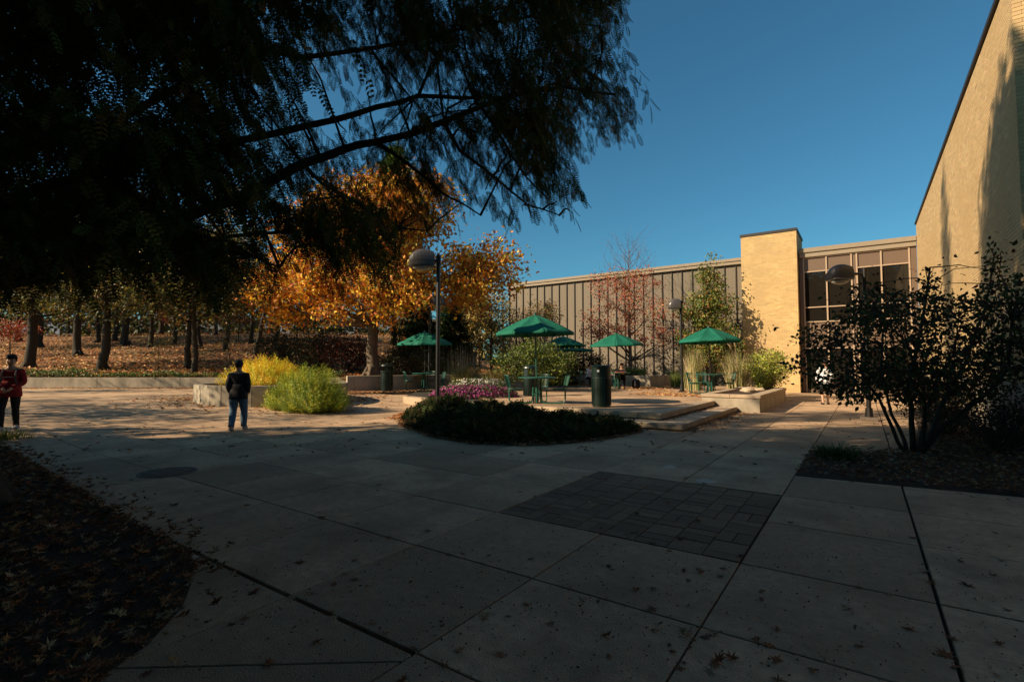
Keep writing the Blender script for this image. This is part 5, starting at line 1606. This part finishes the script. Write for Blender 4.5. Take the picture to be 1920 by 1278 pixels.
# right hand dark shrub with many stems
rs_b = np.array([.62, 11.2, .03])
rt = empty('multi_stem_shrub', tuple(rs_b), label='large dark broadleaf shrub with several leaning stems in the right bed', cat='shrub')
m = MB()
def RP(px, py, d_): return np.array(P(px, d_, zat(py, d_)))
ST = [([(1690, 846, 8.95), (1668, 800, 8.9), (1645, 745, 8.8), (1610, 690, 8.7), (1570, 640, 8.7)], .035), ([(1694, 848, 9.0), (1680, 800, 9.1), (1662, 750, 9.2), (1650, 690, 9.3), (1660, 600, 9.4)], .035),
      ([(1706, 850, 9.0), (1704, 790, 9.0), (1700, 730, 9.0), (1720, 650, 9.0), (1740, 560, 9.0), (1750, 500, 9.0)], .05), ([(1725, 850, 8.9), (1730, 780, 8.8), (1728, 720, 8.7), (1700, 640, 8.5), (1640, 580, 8.4)], .04),
      ([(1716, 852, 8.9), (1760, 800, 8.8), (1800, 772, 8.6), (1850, 735, 8.4), (1890, 690, 8.2), (1900, 600, 8.2)], .055), ([(1722, 848, 9.1), (1760, 760, 9.3), (1810, 680, 9.5), (1850, 580, 9.6), (1872, 480, 9.6)], .045),
      ([(1712, 850, 9.1), (1740, 750, 9.6), (1790, 660, 9.9), (1800, 600, 10.0)], .035)]
sl = []
for pts, r0 in ST:
    Q = [RP(*p) for p in pts]; Q2 = []
    for i in range(len(Q) - 1): Q2 += [Q[i], (Q[i] + Q[i + 1]) / 2 + rng.normal(0, .015, 3)]
    Q2.append(Q[-1]); Q2[0][2] = .0
    m.tube([tuple(q - rs_b) for q in Q2], [r0 * (1 - .7 * k / (len(Q2) - 1)) for k in range(len(Q2))], 8); sl += Q2[3:]
SL = np.array(sl)
RM = [(1490, 640), (1508, 606), (1560, 604), (1590, 565), (1605, 530), (1650, 522), (1690, 545), (1730, 545), (1738, 490), (1760, 500), (1775, 545), (1830, 555), (1850, 500), (1862, 446), (1885, 452), (1892, 520), (1915, 505), (2300, 440), (2300, 700), (1990, 740), (1920, 725), (1860, 760), (1790, 735), (1700, 760), (1660, 735), (1600, 765), (1540, 735), (1500, 700), (1470, 690), (1500, 655)]
cl = []; att = 0
while len(cl) < 300 and att < 30000:
    att += 1
    px, py, d_ = rng.uniform(1480, 2080), rng.uniform(450, 760), rng.uniform(7.3, 10.4)
    if not in_poly(px, py, RM): continue
    if px < 1700 and py < 560 and rng.random() < .3: continue
    p = RP(px, py, d_)
    if p[0] > 2.1 and p[1] > 12.3: continue
    cl.append(p)
P_, Y_ = [], []
for c in cl:
    j = np.argmin(((SL - c) ** 2).sum(1)); pts = limb_path(SL[j], c, sag=.06, n=4, wob=.1)
    m.tube([tuple(q - rs_b) for q in pts], [.012, .01, .008, .006, .004], 4, cap=False)
    dirn = (c - SL[j]); dirn /= max(.1, np.linalg.norm(dirn))
    for k in range(42):
        s = rng.normal(0, .17, 3) * np.array([1.1, 1.1, .75]); P_.append(c + s); Y_.append(dirn * .5 + rng.normal(0, .6, 3) + np.array([0, 0, -.45]))
P_ = np.array(P_); n = len(P_)
q = [proj(p) for p in P_]; keep = np.array([in_poly(a[0], a[1] , RM) or rng.random() < .15 for a in q])
P_ = P_[keep]; Y_ = np.array(Y_)[keep]; n = len(P_)
scatter('foliage', *LEAF6_T, P_, rots(Y_), .077 * rng.uniform(.5, 1.35, n), palette([(.045, .06, .022), (.065, .085, .03), (.09, .045, .03), (.035, .04, .02)], n), M_LEAFD, rt, origin=rs_b)
m.build('stems', M_BARKD, rt, smooth=True)
leafy_shrub('barberry_shrub', 'low reddish brown shrub behind the dark multi stem shrub', (1.35, 14.6, .03), .9, 1.4, 1.35, 3600, [(.10, .05, .025), (.06, .06, .025), (.16, .07, .03)], lsize=.06, sig=.13)
leafy_shrub('barberry_shrub', 'low dark shrub against the concrete plinth at far right', (2.0, 12.4, .03), .75, .8, 1.0, 2400, [(.05, .04, .02), (.04, .05, .02), (.10, .05, .03)], lsize=.06, sig=.13)
leafy_shrub('barberry_shrub', 'low twiggy shrub along the brick wall farther back', (1.75, 18.3, .03), .6, 1.8, 1.2, 2600, [(.14, .09, .03), (.08, .08, .03)], lsize=.06, sig=.13)

# evergreen ground cover in the centre bed
def groundcover(name, poly, n, H, size, pal, label_kind='stuff', templ=SPR_C, edge=.35, zb=.0):
    xs_ = [p[0] for p in poly]; ys_ = [p[1] for p in poly]; P_ = []; Y_ = []
    while len(P_) < n:
        x, y = rng.uniform(min(xs_), max(xs_)), rng.uniform(min(ys_), max(ys_))
        if not in_poly(x, y, poly): continue
        de = min(abs((b_[0]-a[0])*(a[1]-y)-(a[0]-x)*(b_[1]-a[1])) / max(.01, math.hypot(b_[0]-a[0], b_[1]-a[1])) for a, b_ in zip(poly, poly[1:] + poly[:1]))
        if de < .10: continue
        h = H * min(1, de / edge) ** .6 * (.55 + .35 * math.sin(x * 2.3 + 1) * math.sin(y * 2.9) + .22 * math.sin(x * 5.3 + y * 3.1) + .5 * math.exp(-((x + 9.4) ** 2 + (y - 11.6) ** 2) / 1.6))
        u = rng.random() ** .5
        h *= 1 - .45 * clamp01((x + 7.2) / 2.5); P_.append((x, y, gz(x, y) + zb + max(.02, h * u))); Y_.append((rng.normal(0, .7), rng.normal(0, .7), rng.uniform(.15, .9)))
    P_ = np.array(P_)
    o = scatter(name, *templ, P_, rots(np.array(Y_)), size * rng.uniform(.6, 1.2, n), palette(pal, n, None, .2), M_LEAFD)
    return tag(o, kind='stuff')
groundcover('juniper_groundcover', BED_C[:13], 11000, .52, .23, [(.03, .045, .018), (.05, .07, .022), (.022, .032, .014), (.08, .06, .025)], edge=.8)
# ivy along the top of the long retaining wall
iv = []; r_ = -44
P_ = []; Y_ = []
while len(P_) < 9000:
    r_ = rng.uniform(-44, -9.2); d_ = 27.0 + rng.gamma(1.6, .35)
    h = .42 * max(.1, .55 + .45 * math.sin(r_ * 1.9) * math.sin(r_ * .7 + 2)) * math.exp(-(d_ - 27) * .55) * (1.5 if r_ < -23 else .8)
    p = W(r_, d_, hill_z(r_, d_) + rng.random() * h + .02); P_.append(tuple(p)); Y_.append(rng.normal(0, 1, 3) + [0, 0, .2])
P_ = np.array(P_)
tag(scatter('ivy_groundcover', *LEAF6_T, P_, rots(np.array(Y_)), .13 * rng.uniform(.5, 1.2, len(P_)), palette([(.06, .11, .03), (.10, .16, .035), (.04, .07, .02), (.20, .20, .05)], len(P_)), M_LEAF), kind='stuff')

# ------------------------------------------------------------------ leaf litter
def flat_rots(n, tilt=.35):
    a = rng.uniform(0, 6.283, n); y = np.stack([np.cos(a), np.sin(a), rng.normal(0, tilt, n)], 1)
    z = np.stack([rng.normal(0, tilt, n), rng.normal(0, tilt, n), np.ones(n)], 1)
    y /= np.linalg.norm(y, axis=1, keepdims=True); x = np.cross(y, z); x /= np.linalg.norm(x, axis=1, keepdims=True); z = np.cross(x, y)
    return np.stack([x, y, z], 2)
def litter(name, pts, size, pal, templ=OAK_T, tilt=.35, wts=None, jit=.25):
    pts = np.array(pts); n = len(pts)
    return tag(scatter(name, *templ, pts, flat_rots(n, tilt), size * rng.uniform(.55, 1.25, n), palette(pal, n, wts, jit), M_DRY), kind='stuff')
def in_bed(poly, n, zo=.05, box=None, dens_=None):
    xs_ = [p[0] for p in poly]; ys_ = [p[1] for p in poly]; out = []
    b_ = box or (min(xs_), max(xs_), min(ys_), max(ys_))
    while len(out) < n:
        x, y = rng.uniform(b_[0], b_[1]), rng.uniform(b_[2], b_[3])
        if not in_poly(x, y, poly): continue
        if dens_ and rng.random() > dens_(x, y): continue
        out.append((x, y, gz(x, y) + zo + rng.uniform(-.01, .03)))
    return out
litter('leaf_litter', in_bed(BED_L, 9000, box=(-13.5, -3.0, -1.2, 2.4)), .085, DRYC + [(.34, .15, .05), (.05, .025, .015), (.05, .025, .015)])
litter('leaf_litter', in_bed(BED_R, 5200, box=(-.85, 4, 8.1, 16)), .07, DRYC + [(.34, .24, .15)])
def edge_pts(poly, n, w_in, w_out, zo=.03, seg=None):
    out = []; E_ = list(zip(poly, poly[1:] + poly[:1]))
    if seg is not None: E_ = [E_[i] for i in seg]
    Ls = [math.hypot(b_[0]-a[0], b_[1]-a[1]) for a, b_ in E_]
    for k in range(n):
        i = rng.choice(len(E_), p=np.array(Ls) / sum(Ls)); a, b_ = E_[i]; u = rng.random(); L = Ls[i]
        nx, ny = -(b_[1]-a[1]) / L, (b_[0]-a[0]) / L
        o_ = rng.normal(0, .5); o_ = o_ * (w_in if o_ > 0 else w_out)
        x, y = a[0] + (b_[0]-a[0]) * u + nx * o_, a[1] + (b_[1]-a[1]) * u + ny * o_
        out.append((x, y, gz(x, y) + zo + (rng.random() * .12 * max(0, 1 - abs(o_) / .5) if o_ > 0 else rng.random() * .01)))
    return out
litter('leaf_litter', edge_pts(BED_C, 1900, .55, .14, seg=[0, 1, 2, 3, 4, 5, 6, 7, 8, 12]), .075, DRYC + [(.4, .19, .08), (.45, .24, .1)])
litter('leaf_litter', edge_pts([(-11.9, 11.4), (-10.9, 9.9)], 420, .5, .25, seg=[0]), .10, [(.45, .20, .07), (.32, .11, .04), (.5, .28, .12)])
litter('leaf_litter', edge_pts(BED_L, 500, .3, .12, seg=[1, 2, 3, 4, 5, 6]), .08, DRYC)
# hill
hp = []
while len(hp) < 30000:
    d_ = 27.3 + 34 * rng.random() ** 1.6; r_ = rng.uniform(-1.1 * d_ - 2, 2)
    x, y, z = W(r_, d_, hill_z(r_, d_) + .05 + .05 * rng.random())
    if r_ > -7.4 and d_ < 22.9 + (r_ + 7.4) * .62 + .4: continue
    hp.append((x, y, z))
litter('hill_leaf_litter', hp, .20, [(.78, .40, .15), (.58, .26, .09), (.40, .16, .06), (.82, .50, .22), (.22, .10, .05), (.18, .14, .05)], templ=LEAF6_T, jit=.22)
# drifts on the terrace back, by the wall and by the round planter
dr = []
for k in range(2300):
    u = rng.random()
    r_ = -7.3 + u * 7.6; d_ = 22.6 + (r_ + 7.4) * .62 - abs(rng.normal(0, .55)) ; x, y, z = W(r_, d_)
    dr.append((x, y, max(gz(x, y), TZ if x > -17.3 else .33) + .02))
for k in range(900):
    x = rng.uniform(-19, -9.8); y = 27.2 - abs(rng.normal(0, .5)); dr.append((x, y, TZ + .02))
for k in range(700):
    x = rng.normal(-9.0, .9); y = rng.uniform(23, 31); dr.append((x, y, TZ + .02))
for k in range(500):
    x = rng.uniform(-8, -4.7); y = 19.6 + abs(rng.normal(0, 1.6)); dr.append((x, y, TZ + .015))
for k in range(900):
    r_ = rng.uniform(-30, -9); d_ = 26.75 - abs(rng.normal(0, .5)); x, y, z = W(r_, d_); dr.append((x, y, gz(x, y) + .02))
for k in range(700):
    a = rng.uniform(0, 6.28); rr = 2.65 + abs(rng.normal(0, .9)); c = W(-8.9, 19); x, y = c.x + rr * math.cos(a), c.y + rr * math.sin(a)
    dr.append((x, y, (gz(x, y)) + .02))
litter('leaf_drift', dr, .13, [(.50, .27, .12), (.36, .16, .07), (.24, .1, .05), (.55, .36, .17)], tilt=.3)
dr = []
for k in range(420):
    y = rng.uniform(12, 18.5); x = -3.45 + abs(rng.normal(0, .25)); dr.append((x, y, .015))
    if k % 2: dr.append((-4.15 + abs(rng.normal(0, .12)), rng.uniform(12.6, 18), .185))
litter('leaf_drift', dr, .07, DRYC + [(.5, .36, .2)], tilt=.25)
# loose leaves on the paving: the nearest ones each an object
LM = []
for k, c in enumerate(DRYC):
    for v in range(3):
        tv = OAK_T[0].copy() * np.array([1, 1, [.12, .35, .6][v]]); tv[:, 2] += .01 + .02 * v
        if v == 2: tv[:, 2] += .25 * tv[:, 0] ** 2
        if v == 1: tv[:, 0] *= .75
        me = bpy.data.meshes.new('fallen_leaf'); me.from_pydata([tuple(q) for q in tv], [], [tuple(f) for f in OAK_T[1]]); me.update()
        a = me.color_attributes.new('col', 'FLOAT_COLOR', 'POINT'); a.data.foreach_set('color', np.tile([*c, 1], 17).astype(np.float32))
        me.materials.append(M_DRY); LM.append((me, ['brown', 'dark brown', 'tan', 'blackish brown', 'pale tan', 'russet'][k], ['flat', 'narrow curled', 'cupped'][v]))
def zone(x, y):
    if -3.25 < x < -.8 and 4.3 < y < 6.9: return 'on the dark paver square'
    if y > 8.2 and x > -3.5: return 'on the path beyond the paver square'
    if x > .4: return 'on the slabs right of the wide joint'
    if x > -.84: return 'on slabs between the pavers and the wide joint'
    if y < 2.0: return 'on the nearest slabs at the bottom'
    if x < -7: return 'on the slabs around the drain cover'
    if y > 6.8: return 'on the slabs near the evergreen bed'
    return 'on the slabs left of the paver square'
lf = []
while len(lf) < 1500:
    px, py = rng.uniform(0, 1920), 790 + 488 * rng.random() ** 1.5
    d_ = CAM_H * FPX / (py - 684); p = P(px, d_); x, y = p.x, p.y
    if rng.random() < .22:                                # caught in a joint
        if rng.random() < .5: y = YL[int(np.argmin([abs(y - q) for q in YL]))] + rng.normal(0, .03)
        else: x = XL[int(np.argmin([abs(x - q) for q in XL]))] + rng.normal(0, .03)
    elif lf and rng.random() < .22:                       # lying beside another leaf
        _, x, y = lf[rng.integers(len(lf))]; x += rng.normal(0, .09); y += rng.normal(0, .09)
    r_, d_ = RD(x, y)
    if in_poly(x, y, BED_L) or in_poly(x, y, BED_R) or in_poly(x, y, BED_C): continue
    if y > 11.5 and x < -3.4 and x > -15: continue
    if y > 12 and x > 2.2: continue
    lf.append((d_, x, y))
lf.sort()
sel = lf[::5][:280]; used = set(sel)
for i, (d_, x, y) in enumerate(sel):
    me, cn, sh = LM[rng.integers(len(LM))]
    o = bpy.data.objects.new('fallen_leaf', me); link(o)
    o.location = (x, y, gz(x, y) + .004); o.rotation_euler = (rng.normal(0, .15), rng.normal(0, .15), rng.uniform(0, 6.28))
    s = rng.uniform(.035, .10) if rng.random() < .9 else rng.uniform(.10, .13); o.scale = (s, s, s)
    z_ = zone(x, y)
    tag(o, f'{sh} {cn} oak leaf {z_}', 'leaf', 'fallen oak leaves on the paving')
far_l = [(x, y, gz(x, y) + .012) for d_, x, y in lf if (d_, x, y) not in used and d_ > 8.5][:700]
crumbs = [(x + rng.normal(0, .3), y + rng.normal(0, .3), gz(x, y) + .008) for d_, x, y in lf[:900] for q in range(3)]
crumbs = [c for c in crumbs if not (in_poly(c[0], c[1], BED_L) or in_poly(c[0], c[1], BED_R) or in_poly(c[0], c[1], BED_C))]
litter('leaf_crumbs', crumbs, .018, DRYC + [(.04, .03, .02)] * 3, templ=LEAF_T, tilt=.4)
litter('scattered_leaves', far_l, .085, DRYC, tilt=.2)

# clean up: descriptive order of data
for o in COL.objects:
    if o.type == 'MESH' and o.data.users == 1: o.data.name = o.name
print('objects', len(COL.objects), 'tris', sum(sum(len(p.vertices) - 2 for p in o.data.polygons) if len(o.data.polygons) < 3000 else len(o.data.loops) - 2 * len(o.data.polygons) for o in COL.objects if o.type == 'MESH'))
